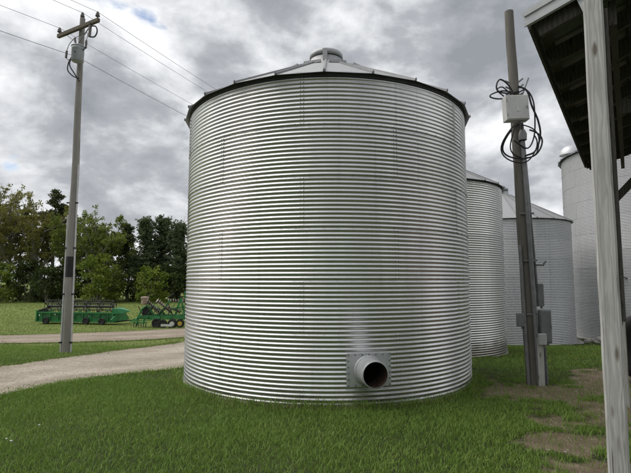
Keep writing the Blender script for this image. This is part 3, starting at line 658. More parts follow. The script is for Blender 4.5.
boxobj('junction_box', lean(1.66) + Vector((0.215, -0.06, 0)), (0.11, 0.1, 0.42), M['boxgrey'], 'narrow grey box at the foot of the thin right conduit, above the disconnect box', 'electrical box', G_, False)
# cable loops
b = MB(); r3 = np.random.default_rng(4)
def loop(c, rx, rz, tilt, y, a0, a1, rr, wob=0.03):
    pts = []
    for i in range(29):
        a = R(a0 + (a1 - a0) * i / 28); x = rx * math.cos(a) + wob * math.sin(3 * a); z = rz * math.sin(a)
        pts.append(Vector((c[0] + x * math.cos(tilt) - z * math.sin(tilt), y + 0.05 * math.sin(2 * a), c[1] + x * math.sin(tilt) + z * math.cos(tilt))))
    b.tube(pts, rr, 6)
loop((0.12, 4.45), 0.38, 0.30, 0.1, -0.17, 120, 420, .016); loop((0.05, 4.42), 0.33, 0.36, -0.1, -0.2, 110, 400, .013); loop((0.17, 4.5), 0.28, 0.33, 0.2, -0.15, 90, 440, .012)
b.tube([(0.10, -.12, 5.6), (0.26, -.14, 5.5), (0.33, -.16, 5.2), (0.44, -.16, 4.9), (0.47, -.16, 4.6), (0.36, -.16, 4.3), (.16, -.18, 4.2)], .018, 6, curve=True)
b.tube([(0.06, -.12, 5.45), (0.24, -.14, 5.52), (0.36, -.16, 5.3), (0.38, -.16, 4.9), (0.34, -.16, 4.55), (0.2, -.17, 4.35), (-.05, -.18, 4.5)], .014, 6, curve=True)
b.tube([(0.06, -.12, 5.35), (-0.1, -.14, 5.62), (-0.26, -.16, 5.72), (-0.34, -.17, 5.6), (-0.3, -.16, 5.48), (-0.08, -.14, 5.45), (.1, -.13, 5.5)], .015, 6, curve=True)
b.tube([(0.06, -.12, 5.45), (-0.2, -.14, 5.5), (-0.44, -.17, 5.42), (-0.46, -.17, 5.36), (-0.3, -.16, 5.33), (-0.12, -.15, 5.36)], .014, 6, curve=True)
b.tube([(-0.02, -.15, 5.38), (-0.22, -.17, 5.56), (-0.33, -.17, 5.5), (-0.2, -.16, 5.38)], .012, 6, curve=True)
o = b.build('cable_loop', M['black'], None, (QX - .20, QY, QZ + .1)); tag(o, 'tangle of black cable loops hung around the white box on the leaning pole', 'cable')

# ------------------------------------------------------------------ combine header on its cart
HX, HY = -17.15, 34.2; HZ = gzf(HX, HY)
hd = empty('combine_header', (HX, HY, HZ), R(-8)); tag(hd, 'long green combine header with black reel parked on a low cart in the field', 'farm implement', 'parked farm implements')
L = 5.7
b = MB(); b.box((0, 0.0, 0.50), (L, 0.06, 0.62)); b.bar((-L / 2, -.05, .80), (L / 2, -.05, .80), .12, .10); b.bar((-L / 2, -.05, .2), (L / 2, -.05, .2), .12, .10)
b.build('back_panel', M['green'], hd)
for x in np.linspace(-L / 2 + .3, L / 2 - .3, 9):
    b = MB(); b.box((x, -.06, .5), (.07, .06, .5)); b.build('panel_rib', M['green'], hd)
b = MB(); b.box((0, .55, .22), (L, 1.05, .04)); b.build('floor_pan', M['mblack'], hd)
b = MB(); b.tube([(-L / 2 + .1, .42, .48), (L / 2 - .1, .42, .48)], .2, 12); b.build('auger', M['green'], hd)
for sx in (-1, 1):
    b = MB(); x = sx * (L / 2 + .04)
    v = [(x, -.15, .15), (x, 1.3, .15), (x, 2.1, .25), (x, 1.5, .75), (x, .9, 1.0), (x, -.15, .95)]
    b.add(v + [(p[0] + sx * .10, p[1], p[2]) for p in v], [tuple(range(6)), tuple(range(11, 5, -1))] + [(i, (i + 1) % 6, 6 + (i + 1) % 6, 6 + i) for i in range(6)]); b.build('end_sheet', M['green'], hd)
    b = MB(); b.bar((sx * (L / 2 - .06), -.05, .95), (sx * (L / 2 - .06), 1.1, 1.12), .08, .1); b.build('reel_arm', M['mblack'], hd)
b = MB()                                   # the pointed divider at the right end
x = L / 2 + .14
b.add([(x, -.3, .75), (x, .9, .75), (x, .9, 1.15), (x, -.3, 1.15), (x + .55, .0, .78), (x + .55, .6, .78), (x + .45, .6, 1.12), (x + .45, .0, 1.12), (x + 1.05, .3, .92)], [(0, 1, 2, 3), (0, 4, 5, 1), (1, 5, 6, 2), (2, 6, 7, 3), (3, 7, 4, 0), (4, 8, 5), (5, 8, 6), (6, 8, 7), (7, 8, 4)])
b.build('divider_snout', M['green_pale'], hd)
b = MB(); b.bar((x + .02, -.3, .3), (x + .3, .2, .95), .1, .2); b.build('divider_brace', M['green'], hd)
ry, rz = .55, 1.22; rl = L - .5
b = MB(); b.tube([(-rl / 2, ry, rz), (rl / 2, ry, rz)], .09, 10); b.build('reel_tube', M['mblack'], hd)
for k in range(6):
    a = R(60 * k + 20); y_, z_ = ry + .44 * math.cos(a), rz + .44 * math.sin(a)
    b = MB(); b.tube([(-rl / 2, y_, z_), (rl / 2, y_, z_)], .028, 6)
    for x in np.arange(-rl / 2 + .08, rl / 2, .17): b.bar((x, y_, z_), (x, y_ + .03, z_ - .2), .014, .014)
    b.build('reel_bat', M['mblack'], hd)
for x in np.linspace(-rl / 2 + .04, rl / 2 - .04, 6):
    b = MB()
    for k in range(6):
        a, a2 = R(60 * k + 20), R(60 * k + 80); b.bar((x, ry, rz), (x, ry + .44 * math.cos(a), rz + .44 * math.sin(a)), .05, .03); b.bar((x, ry + .44 * math.cos(a), rz + .44 * math.sin(a)), (x, ry + .44 * math.cos(a2), rz + .44 * math.sin(a2)), .03, .03)
    b.build('reel_spider', M['mblack'], hd)
b = MB(); b.bar((-L / 2 + .2, .35, .16), (L / 2 + .1, .35, .16), .12, .1); b.bar((L / 2, .35, .16), (L / 2 + 1.2, .35, .3), .09, .09); b.build('cart_beam', M['mblack'], hd)
for k in range(6):
    b = MB(); x = -2.4 + .93 * k; b.tube([(x, -.12, .78), (x + .2, -.14, .55), (x + .55, -.14, .5), (x + .8, -.12, .75)], .02, 5, curve=True); b.build('hydraulic_hose', M['mblack'], hd)
for k in range(8):
    b = MB(); x = -2.5 + .7 * k; b.box((x, .05, .9 + .03 * (k % 2)), (.12 + .06 * (k % 3), .1, .09)); b.build('mounting_lug', M['green'] if k % 3 else M['mblack'], hd)
def wheel(parent, p, r_, w_, rimm, axis='y'):
    b = MB(); b.lathe([(r_ * .55, -w_ * .4), (r_ * .85, -w_ / 2), (r_ * .97, -w_ * .4), (r_, 0), (r_ * .97, w_ * .4), (r_ * .85, w_ / 2), (r_ * .55, w_ * .4)], 22, (0, 0, 0), axis, closed=True); o = b.build('tyre', M['tyre'], parent, p)
    b = MB(); b.lathe([(r_ * .58, -w_ * .36), (r_ * .45, -w_ * .3), (r_ * .15, -w_ * .42), (.002, -w_ * .42)], 18, (0, 0, 0), axis); b.lathe([(r_ * .58, w_ * .36), (r_ * .45, w_ * .3), (.002, w_ * .3)], 18, (0, 0, 0), axis); b.build('rim', rimm, o)
for x in (-2.15, -.55, .95, 2.25): wheel(hd, (x, -.16 if x != 2.25 else -.3, .235), .25, .18, M['mblack'])
b = MB(); b.box((-L / 2 + .12, -.085, .62), (.1, .02, .12)); b.box((-.3, -.085, .66), (.12, .015, .05)); b.box((1.1, -.085, .58), (.10, .015, .05)); b.box((-1.5, -.085, .68), (.14, .015, .06)); b.build('reflector', M['white'], hd)

# ------------------------------------------------------------------ folded tillage implement
TX, TY = -9.9, 31.4; TZ = gzf(TX, TY)
ti = empty('folded_disc_implement', (TX, TY, TZ), R(-4)); tag(ti, 'green folded disc implement with rows of worn discs parked next to the large bin', 'farm implement', 'parked farm implements')
b = MB()
for y_ in (-.55, .55): b.bar((-1.55, y_, .72), (2.4, y_, .72), .13, .15)
for x in (-1.4, -.3, .8, 1.9): b.bar((x, -.55, .72), (x, .55, .72), .12, .13)
b.bar((-1.5, 0, .6), (-2.3, 0, .38), .1, .12); b.build('main_frame', M['green'], ti)
for y_ in (-.5, .5):
    b = MB(); b.tube([(-1.62, y_, .12), (-1.52, y_, .7), (-1.3, y_, 1.2), (-1.0, y_, 1.42), (-.75, y_, 1.2), (-.5, y_, .78)], .06, 6, smooth=False); b.build('arch_frame', M['green'], ti)
b = MB(); b.box((-1.12, -.1, .95), (.5, .5, .75)); b.build('hydraulic_unit', M['mblack'], ti, bevel=.04)
b = MB(); b.lathe([(.001, 0), (.2, 0), (.23, .1), (.23, .42), (.26, .44), (.26, .5), (.001, .54)], 16); b.build('tan_tank', M['tan'], ti, (-1.22, -.3, 1.46))
def gang(a, c, n_, rd):
    a, c = Vector(a), Vector(c); d = (c - a).normalized(); e = empty('disc_gang'); e.parent = ti
    b = MB(); b.bar(a, c, .08, .08); b.build('gang_beam', M['mblack'], e)
    ax = d
    if rd > 0:
        base = MB(); base.lathe([(.002, .03), (rd * .5, .02), (rd, -.03), (rd * .5, .01), (.002, .018)], 14); dm_ = base.mesh('disc', M['disc'])
        for i in range(n_):
            p = a.lerp(c, (i + .5) / n_) + Vector((0, -.16, .05)); o = link('disc', dm_, e, p); o.rotation_euler = (d + Vector((0, .5, 0))).to_track_quat('Z', 'Y').to_euler()
gang((-1.0, -.45, 1.7), (-.05, -.45, .9), 8, .17); gang((-.35, -.35, 1.72), (.62, -.35, .92), 8, .17); gang((0.2, .1, 1.68), (1.5, .1, 1.62), 8, .14); gang((.2, -.3, 1.35), (1.2, -.3, 1.0), 7, .14)
for (a, c) in [((-.15, -.5, .78), (.55, -.5, 1.75)), ((.9, -.5, .78), (1.25, -.5, 1.9)), ((1.25, -.5, 1.9), (1.55, -.5, .78)), ((1.35, .4, .78), (1.2, .4, 2.3)), ((.6, -.5, 1.2), (1.5, -.5, 1.35)), ((1.75, -.4, .78), (1.8, -.4, 2.0)), ((-.95, .4, 1.4), (-.15, .4, .8))]:
    b = MB(); b.bar(a, c, .1, .1); b.build('wing_arm', M['green'], ti)
b = MB(); b.tube([(1.2, .4, 2.3), (1.3, .35, 2.42), (1.5, .3, 2.35), (1.55, .3, 2.1)], .05, 6); b.tube([(.1, .2, 1.9), (.5, .2, 2.15)], .035, 6); b.build('hydraulic_hose', M['mblack'], ti)
for k in range(9):                       # thin linkages and hoses over the folded wings
    x0 = -1.2 + .33 * k; b = MB(); b.bar((x0, -.56, .8 + .05 * (k % 3)), (x0 + (.5 if k % 2 else -.35), -.5, 1.35 + .3 * ((k * 7) % 4) / 3), .035, .035); b.build('linkage', M['green'] if k % 3 else M['mblack'], ti)
for k in range(5):
    x0 = -1.0 + .5 * k; b = MB(); b.tube([(x0, -.6, .85), (x0 + .2, -.66, 1.15), (x0 + .5, -.62, 1.2), (x0 + .75, -.55, .9)], .022, 5, curve=True); b.build('hydraulic_hose', M['mblack'], ti)
for k in range(4):
    b = MB(); b.box((-1.0 + .8 * k, -.64, .66), (.35, .1, .16)); b.build('frame_plate', M['green_pale'] if k == 1 else M['green'], ti)
e = empty('tine_bar'); e.parent = ti
b = MB(); b.bar((-1.75, -.75, .34), (-.85, -.75, .34), .07, .07); b.bar((-1.75, -.75, .34), (-1.5, -.5, .7), .06, .06); b.bar((-1.7, -.75, .45), (-.5, -.75, .52), .05, .06); b.build('tool_beam', M['green'], e)
for x in np.linspace(-1.7, -.9, 6):
    b = MB(); b.bar((x, -.75, .32), (x + .02, -.8, .06), .05, .03); b.build('tine', M['mblack'], e)
wheel(ti, (-.25, -.6, .3), .32, .24, M['mblack']); wheel(ti, (.78, -.62, .28), .3, .26, M['white']); wheel(ti, (1.28, -.6, .3), .27, .22, M['yellow']); wheel(ti, (.15, -.62, .26), .28, .22, M['mblack'])
b = MB(); b.box((.45, -.7, .18), (.75, .12, .14)); b.build('scraper_board', M['white'], ti)
b = MB(); b.bar((-1.5, -.55, .58), (2.4, -.55, .58), .1, .08); b.build('lower_rail', M['green'], ti)

# ------------------------------------------------------------------ trees
def leafmat(name, lo, mid, hi, trans=0.3, scale=0.55):
    m, t, bs = newmat(name); v = pos_vec(t); a = noise(t, v, scale, 4, 0.6); at_ = N(t, 'ShaderNodeAttribute', attribute_name='tone')
    k = math_n(t, 'ADD', math_n(t, 'MULTIPLY', a, 0.6), math_n(t, 'MULTIPLY', at_.outputs['Fac'], 0.4))
    c = ramp(t, k, [(0.28, lo), (0.5, mid), (0.72, hi)]); t.links.new(c, bs.inputs['Base Color']); bs.inputs['Roughness'].default_value = 0.7
    bs.inputs['Specular IOR Level'].default_value = 0.2
    tr = N(t, 'ShaderNodeBsdfTranslucent'); t.links.new(c, tr.inputs[0]); mx = N(t, 'ShaderNodeMixShader'); mx.inputs[0].default_value = trans
    t.links.new(bs.outputs[0], mx.inputs[1]); t.links.new(tr.outputs[0], mx.inputs[2]); t.links.new(mx.outputs[0], t.nodes['Material Output'].inputs[0])
    return m
M['leaf_spring'] = leafmat('spring_leaves', (0.13, 0.13, 0.036), (0.24, 0.235, 0.065), (0.34, 0.325, 0.10))
M['leaf_green'] = leafmat('fresh_green_leaves', (0.09, 0.125, 0.024), (0.165, 0.21, 0.042), (0.25, 0.295, 0.065))
M['leaf_bright'] = leafmat('bright_new_leaves', (0.08, 0.125, 0.014), (0.155, 0.205, 0.03), (0.24, 0.295, 0.055))
M['needle'] = leafmat('pine_needles', (0.042, 0.054, 0.024), (0.078, 0.096, 0.042), (0.12, 0.138, 0.058), 0.2)
M['needle_dark'] = leafmat('dark_needles', (0.062, 0.085, 0.042), (0.105, 0.14, 0.066), (0.15, 0.185, 0.088), 0.25)
M['shrub'] = leafmat('dark_undergrowth_leaves', (0.03, 0.045, 0.014), (0.055, 0.078, 0.022), (0.085, 0.115, 0.034), 0.2)
M['bark'] = wood('tree_bark', (0.30, 0.27, 0.235), (0.12, 0.105, 0.09), (6, 6, 1.2))
M['bark_grey'] = wood('grey_bark', (0.26, 0.24, 0.215), (0.11, 0.10, 0.09), (6, 6, 1.2))
def leaves(cl, n_per, size, rg, flat=1.0):
    """cl: (k,4) clump centres and radii -> small quads spread through each clump"""
    cl = np.asarray(cl); k = len(cl); cen = np.repeat(cl[:, :3], n_per, 0); rad = np.repeat(cl[:, 3], n_per)
    n = len(cen); d = rg.normal(size=(n, 3)); d /= np.linalg.norm(d, axis=1)[:, None]; d *= (rg.random(n) ** 0.45)[:, None]
    d[:, 2] *= flat
    p = cen + d * rad[:, None]
    a = rg.normal(size=(n, 3)); a /= np.linalg.norm(a, axis=1)[:, None]; b_ = np.cross(a, rg.normal(size=(n, 3))); b_ /= np.linalg.norm(b_, axis=1)[:, None]
    s = (size * (0.6 + 0.8 * rg.random(n)))[:, None]
    v = np.stack([p - a * s * .7, p + b_ * s * .42, p + a * s * .7, p - b_ * s * .42], 1).reshape(-1, 3)
    f = np.arange(n * 4).reshape(n, 4)
    tone = np.repeat(np.repeat(rg.random(k), n_per) * .6 + rg.random(n) * .4, 4)
    return v, f, tone
def make_tree(kind, seed, h, wdt):
    """returns (trunk mesh, branch mesh, crown mesh or None)"""
    rg = np.random.default_rng(seed); tb = MB(); bb = MB(); cl = []
    lx, ly = rg.normal(0, .02, 2) * h
    tr = lambda z: Vector((lx * (z / h) ** 2 + .12 * math.sin(z * .6 + seed), ly * (z / h) ** 2, z))
    r0 = {'pine': .020, 'deci': .020, 'dark': .022, 'bush': .018, 'bare': .016}[kind] * h
    top = {'pine': .97, 'deci': .62, 'dark': .95, 'bush': .6, 'bare': .6}[kind]
    zs = np.linspace(-.3, h * top, 9); tb.tube([tr(max(z, 0)) + Vector((0, 0, min(z, 0))) for z in zs], [max(r0 * (1 - .82 * i / 8), .02) for i in range(9)], 8)
    def limb(p, d, L_, r_, bend=.25, n=5):
        pts = [Vector(p)]; d = Vector(d).normalized()
        for i in range(n):
            d = (d + Vector(rg.normal(0, bend * .5, 3)) + Vector((0, 0, .08))).normalized(); pts.append(pts[-1] + d * L_ / n)
        bb.tube(pts, [max(r_ * (1 - .8 * i / n), .012) for i in range(n + 1)], 5, cap=False); return pts
    if kind == 'pine':
        z = h * .42
        while z < h * .97:
            q = (z - h * .42) / (h * .55); rr = wdt * (.55 + .55 * math.sin(math.pi * min(1, q * .75 + .15))) * (1.05 - .75 * q ** 2)
            for j in range(rg.integers(2, 4)):
                a = rg.random() * 6.28; Lb = rr * (.55 + .6 * rg.random())
                pts = limb(tr(z), (math.cos(a), math.sin(a), .12 + .4 * q), Lb, r0 * .28, .2)
                for i in range(2, 6):
                    if rg.random() < .9:
                        p = pts[i] + Vector(rg.normal(0, .22, 3)); cl.append((p.x, p.y, p.z + .1, .38 + .38 * rg.random()))
            z += h * .042 * (.7 + .6 * rg.random())
        for j in range(9):   # dead stubs
            z = h * (.15 + .28 * rg.random()); a = rg.random() * 6.28; limb(tr(z), (math.cos(a), math.sin(a), .0), .8 + 1.2 * rg.random(), .03)
        return tb, bb, leaves(cl, 46, .23, rg, .55)
    if kind == 'dark':
        z = h * .10
        while z < h * .98:
            q = z / h; rr = wdt * (1.0 - .72 * max(0, q - .35) / .65) * (.75 + .4 * rg.random())
            for j in range(rg.integers(4, 6)):
                a = rg.random() * 6.28; pts = limb(tr(z), (math.cos(a), math.sin(a), .15), rr * (.7 + .45 * rg.random()), r0 * .22, .18)
                for i in range(1, 6):
                    for _ in range(2):
                        p = pts[i] + Vector(rg.normal(0, .38, 3)); cl.append((p.x, p.y, p.z, .22 + .4 * rg.random()))
            z += h * .05 * (.7 + .5 * rg.random())
        return tb, bb, leaves(cl, 20, .22, rg, .75)
    if kind in ('deci', 'bare'):
        nl = 9 if kind == 'deci' else 8
        for j in range(nl):
            z = h * (.22 + .38 * j / nl); a = j * 2.4 + rg.random(); up_ = .7 + 1.0 * j / nl
            pts = limb(tr(z), (math.cos(a), math.sin(a), up_), h * (.48 - .12 * j / nl) * (.8 + .3 * rg.random()), r0 * .5, .3, 7)
            for i in range(1, 8):
                for _ in range(3):
                    a2 = rg.random() * 6.28; p2 = limb(pts[i], (math.cos(a2), math.sin(a2), .5 + .5 * rg.random()), wdt * (.25 + .3 * rg.random()), r0 * .13, .35, 4)
                    if kind == 'deci':
                        for q in (2, 3, 4):
                            if rg.random() < .52: cl.append((p2[q].x, p2[q].y, p2[q].z, .3 + .42 * rg.random()))
                    else:
                        for _2 in range(3): limb(p2[rg.integers(1, 5)], rg.normal(size=3) + np.array((0, 0, .8)), wdt * .2, .012, .3, 3)
        pts = limb(tr(h * top), (0, 0, 1), h * .33, r0 * .3)
        if kind == 'bare': return tb, bb, None
        for p in pts: cl.append((p.x, p.y, p.z, .6))
        return tb, bb, leaves(cl, 30, .2, rg, .8)
    if kind == 'bush':
        for j in range(int(46 * wdt * h / 12)):
            a = rg.random() * 6.28; z = h * (.04 + .86 * rg.random()); q = z / h; rr = wdt * math.sqrt(max(.04, 1 - (abs(q - .38) / .66) ** 2)) * (.72 + .36 * math.sin(3 * a + seed) * .5 + .2 * rg.random()) * rg.random() ** .35
            cl.append((rr * math.cos(a), rr * math.sin(a), z, .42 + .45 * rg.random()))
        for j in range(7):
            a = rg.random() * 6.28; limb((0, 0, .2), (math.cos(a), math.sin(a), 1.2), h * .7, r0 * .4)
        return tb, bb, leaves(cl, 42, .24, rg, .8)
_tm = {}
def tree(name, kind, seed, px, ytop, Yd, wpx, leaf, bark, label, group):
    x = (px - 315.5) / 474 * Yd; z0 = gzf(x, Yd); h = (280.5 - ytop) / 474 * Yd + 1.9 - z0; wd2 = wpx / 474 * Yd / 2
    key = (kind, seed, leaf, bark)
    if key not in _tm:
        t_, b_, c_ = make_tree(kind, seed, h, wd2)
        _tm[key] = (t_.mesh('trunk', M[bark]), b_.mesh('branches', M[bark]), np_mesh('crown', c_[0], c_[1], M[leaf], False, {'tone': c_[2]}) if c_ else None, h, wd2)
    tm, bm, cm, h0, w0 = _tm[key]
    root = empty(name, (x, Yd, z0), rz=0 if h0 == h else (px * 1.7) % 6.28); root.scale = (wd2 / w0, wd2 / w0, h / h0)
    tag(root, label, 'tree' if kind != 'bush' else 'shrub', group)
    link('trunk', tm, root); link('branches', bm, root)
    if cm: link('crown', cm, root)
TG = 'trees along the edge of the field'
for i, (px, yt, Yd, wpx, sd, kind, leaf, bark, lab) in enumerate([
    (-14, 182, 74, 46, 21, 'deci', 'leaf_spring', 'bark', 'spring-leafed tall tree cut by the left picture edge'),
    (10, 176, 78, 52, 22, 'deci', 'leaf_spring', 'bark_grey', 'tallest thinly leafed olive tree near the left picture edge'),
    (34, 187, 76, 44, 23, 'deci', 'leaf_spring', 'bark', 'yellowish thin-leafed tree just right of the tallest left tree'),
    (53, 190, 80, 34, 31, 'pine', 'needle', 'bark', 'tall dark pine with bushy top left of the utility pole'),
    (20, 208, 82, 36, 32, 'pine', 'needle', 'bark', 'pine with bare lower trunk at the far left of the wood'),
    (42, 212, 81, 32, 33, 'pine', 'needle', 'bark_grey', 'bare-trunked pine in front of the yellowish tree left of the utility pole'),
    (64, 204, 81, 30, 34, 'pine', 'needle', 'bark', 'pine partly hidden behind the utility pole'),
    (0, 206, 82, 40, 35, 'pine', 'needle', 'bark', 'dark pine at the left picture edge behind the olive tree'),
    (72, 205, 74, 30, 24, 'deci', 'leaf_green', 'bark', 'green leafy tree whose crown touches the right side of the utility pole'),
    (93, 201, 72, 44, 25, 'deci', 'leaf_green', 'bark', 'fresh green broadleaf tree standing right of the utility pole'),
    (108, 214, 76, 36, 26, 'deci', 'leaf_green', 'bark', 'lower green broadleaf tree left of the slim isolated pine'),
    (129, 224, 78, 18, 36, 'pine', 'needle_dark', 'bark', 'slim isolated pine with small dark top in the gap between tree groups'),
    (118, 236, 82, 34, 37, 'pine', 'needle', 'bark', 'thin pine filling the gap behind the green broadleaf trees'),
    (147, 221, 76, 34, 41, 'dark', 'needle_dark', 'bark', 'broad dark conifer at the left of the dark clump near the large bin'),
    (163, 217, 78, 32, 42, 'dark', 'needle_dark', 'bark', 'dense dark conifer in the middle of the dark clump near the large bin'),
    (178, 224, 75, 30, 43, 'dark', 'needle_dark', 'bark', 'dark conifer partly hidden by the left side of the large bin'),
    (198, 222, 78, 34, 44, 'dark', 'needle_dark', 'bark', 'dark conifer behind the left wall of the large bin'),
    (180, 209, 84, 34, 51, 'bare', 'needle', 'bark_grey', 'leafless grey tree rising above the dark conifers next to the bin'),
    (215, 212, 80, 44, 22, 'deci', 'leaf_spring', 'bark_grey', 'thin-leafed tree hidden behind the large bin'),
    (-44, 180, 80, 50, 23, 'deci', 'leaf_spring', 'bark', 'thin-leafed tree beyond the left picture edge'),
]):
    if px > 200 or px < -30: continue
    tree({'deci': 'broadleaf_tree', 'pine': 'pine_tree', 'dark': 'conifer_tree', 'bare': 'bare_tree'}[kind], kind, sd, px, yt, Yd, wpx, leaf, bark, lab, TG)
SG = 'undergrowth along the edge of the field'
for px, yt, Yd, wpx, sd, leaf, lab in [
    (3, 260, 69, 30, 61, 'leaf_bright', 'bright yellow-green shrub at the left picture edge'),
    (99, 247, 68, 46, 62, 'leaf_bright', 'large bright green shrub just right of the utility pole'),
    (151, 264, 68, 36, 63, 'leaf_bright', 'bright green shrub behind the folded disc implement'),
    (117, 268, 70, 22, 64, 'leaf_green', 'small green shrub right of the large bright shrub'),
    (27, 256, 72, 40, 65, 'shrub', 'dark shrub right of the yellow-green one at the left edge'),
    (48, 262, 70, 36, 66, 'shrub', 'dark rounded shrub left of the utility pole'),
    (68, 262, 73, 40, 67, 'shrub', 'dark shrub behind the utility pole'),
    (130, 266, 73, 36, 68, 'shrub', 'dark shrub between the two bright green shrubs'),
    (172, 262, 73, 40, 69, 'shrub', 'dark shrub right of the bright one behind the disc implement'),
    (-20, 258, 73, 44, 70, 'shrub', 'dark shrub cut off at the left picture edge'),
    (192, 264, 74, 40, 71, 'shrub', 'dark shrub beside the left wall of the large bin'),
    (100, 262, 78, 56, 72, 'shrub', 'dark shrub behind the large bright green shrub'),
    (145, 258, 79, 56, 73, 'shrub', 'dark shrub under the dark conifer clump'),
    (40, 262, 80, 60, 74, 'shrub', 'dark wide shrub deep in the wood left of the utility pole')]:
    tree('shrub', 'bush', sd, px, yt, Yd, wpx, leaf, 'bark', lab, SG)

# ------------------------------------------------------------------ grass, straw and flowers
def grass_mat(name, stops, trans=0.25):
    m, t, bs = newmat(name); at_ = N(t, 'ShaderNodeAttribute', attribute_name='tone'); v = pos_vec(t)
    k = math_n(t, 'ADD', math_n(t, 'MULTIPLY', at_.outputs['Fac'], 0.5), math_n(t, 'ADD', math_n(t, 'MULTIPLY', noise(t, v, 1.1, 5, .65), 0.42), math_n(t, 'MULTIPLY', noise(t, v, 0.16, 3, .6), 0.22)))
    c = ramp(t, k, stops); t.links.new(c, bs.inputs['Base Color']); bs.inputs['Roughness'].default_value = 0.55; bs.inputs['Specular IOR Level'].default_value = 0.3
    tr = N(t, 'ShaderNodeBsdfTranslucent'); t.links.new(c, tr.inputs[0]); mx = N(t, 'ShaderNodeMixShader'); mx.inputs[0].default_value = trans
    t.links.new(bs.outputs[0], mx.inputs[1]); t.links.new(tr.outputs[0], mx.inputs[2]); t.links.new(mx.outputs[0], t.nodes['Material Output'].inputs[0]); return m
M['grass'] = grass_mat('grass_blades', [(0.2, (0.095, 0.18, 0.030)), (0.5, (0.165, 0.275, 0.046)), (0.78, (0.25, 0.35, 0.07)), (0.95, (0.28, 0.26, 0.10))])
M['field'] = grass_mat('field_grass', [(0.2, (0.10, 0.155, 0.035)), (0.5, (0.165, 0.235, 0.055)), (0.8, (0.23, 0.28, 0.085)), (0.95, (0.30, 0.26, 0.12))])
M['straw'] = grass_mat('dry_straw', [(0.2, (0.12, 0.09, 0.05)), (0.5, (0.22, 0.175, 0.10)), (0.9, (0.36, 0.30, 0.18))])
def blades(name, n, y0, y1, hgt, wdt, mm, edge=1.0, keep_road=0.0, dirt_keep=0.13, sel=None, pts=None, bendk=.5):
    if pts is None:
        yy = np.sqrt(rng.uniform(y0 ** 2, y1 ** 2, n)); xx = rng.uniform(-1, 1, n) * (yy * 0.70 + edge)
    else: xx, yy = pts
    # patchy sward
    pat = 0.5 + 0.5 * np.sin(xx * 1.7 + 1.3 * np.sin(yy * 1.1)) * np.sin(yy * 1.9 + np.sin(xx * 2.3))
    keep = rng.random(len(xx)) < 0.72 + 0.28 * pat
    ina = inpoly(xx, yy, POLY_A) | inpoly(xx, yy, POLY_B); keep &= ~ina | (rng.random(len(xx)) < keep_road)
    for cx, cy, cz, r_ in BINS: keep &= np.hypot(xx - cx, yy - cy) > r_ + (0.03 if r_ == 2.9 and cz > -.5 else .33)
    dmk = dirt_mask(xx, yy) + 0.35 * (np.sin(xx * 7.1 + 2 * np.sin(yy * 5)) * np.sin(yy * 6.3)) ; keep &= (dmk < 0.45) | (rng.random(len(xx)) < dirt_keep)
    if sel is not None: keep &= sel(xx, yy)
    xx, yy, pat = xx[keep], yy[keep], pat[keep]; n = len(xx)
    base = np.stack([xx, yy, gz(xx, yy) - .004], 1)
    a = rng.uniform(0, 6.283, n); h = hgt * (0.55 + 0.75 * rng.random(n)) * (0.8 + .4 * pat); w_ = wdt * (0.7 + .6 * rng.random(n))
    sx = np.stack([np.cos(a), np.sin(a), np.zeros(n)], 1) * w_[:, None] * .5
    ln = rng.normal(0, bendk, (n, 2)) * h[:, None]; ln = np.concatenate([ln, np.zeros((n, 1))], 1)
    up_ = np.zeros((n, 3)); up_[:, 2] = h
    mid = base + up_ * .58 + ln * .3; tip = base + up_ * (1 - .25 * np.minimum(1, np.linalg.norm(ln, axis=1) / h))[:, None] + ln
    v = np.stack([base - sx, base + sx, mid + sx * .75, mid - sx * .75, tip], 1).reshape(-1, 3)
    k = np.arange(n)[:, None] * 5
    f = np.concatenate([k + np.array([[0, 1, 2]]), k + np.array([[0, 2, 3]]), k + np.array([[3, 2, 4]])])
    tone = np.repeat(np.clip(rng.normal(.45, .2, n) + (rng.random(n) < .03) * .5, 0, 1), 5)
    tag(link(name, np_mesh(name, v, f, mm, False, {'tone': tone})), kind='stuff')
blades('lawn_grass', 340000, 2.6, 9.5, .066, .0062, M['grass'], edge=3.0)
blades('lawn_grass', 170000, 9.5, 19, .07, .010, M['grass'], edge=3.0)
blades('field_grass', 60000, 19, 42, .085, .022, M['field'], keep_road=0.004, edge=3.0)
blades('field_grass', 42000, 42, 80, .13, .045, M['field'], sel=lambda x, y: x < -8)
# longer growth round the foot of the near bin, and tufts on the bare soil
aa = rng.uniform(R(185), R(358), 5200); rr = 2.9 + np.abs(rng.normal(.05, .1, 5200))
blades('tall_grass', 0, 0, 0, .15, .008, M['grass'], dirt_keep=1.0, pts=(BINS[0][0] + rr * np.cos(aa), BINS[0][1] + rr * np.sin(aa)))
aa = rng.uniform(R(180), R(360), 1800); rr = 2.9 + np.abs(rng.normal(.08, .12, 1800))
blades('dry_straw', 0, 0, 0, .10, .006, M['straw'], dirt_keep=1.0, pts=(BINS[0][0] + rr * np.cos(aa), BINS[0][1] + rr * np.sin(aa)), bendk=1.0)
xx = rng.uniform(2.2, 7.5, 9000); yy = rng.uniform(4.4, 10.5, 9000)
blades('dry_straw', 0, 0, 0, .035, .006, M['straw'], dirt_keep=.6, pts=(xx, yy), sel=lambda x, y: dirt_mask(x, y) > .3, bendk=1.8)
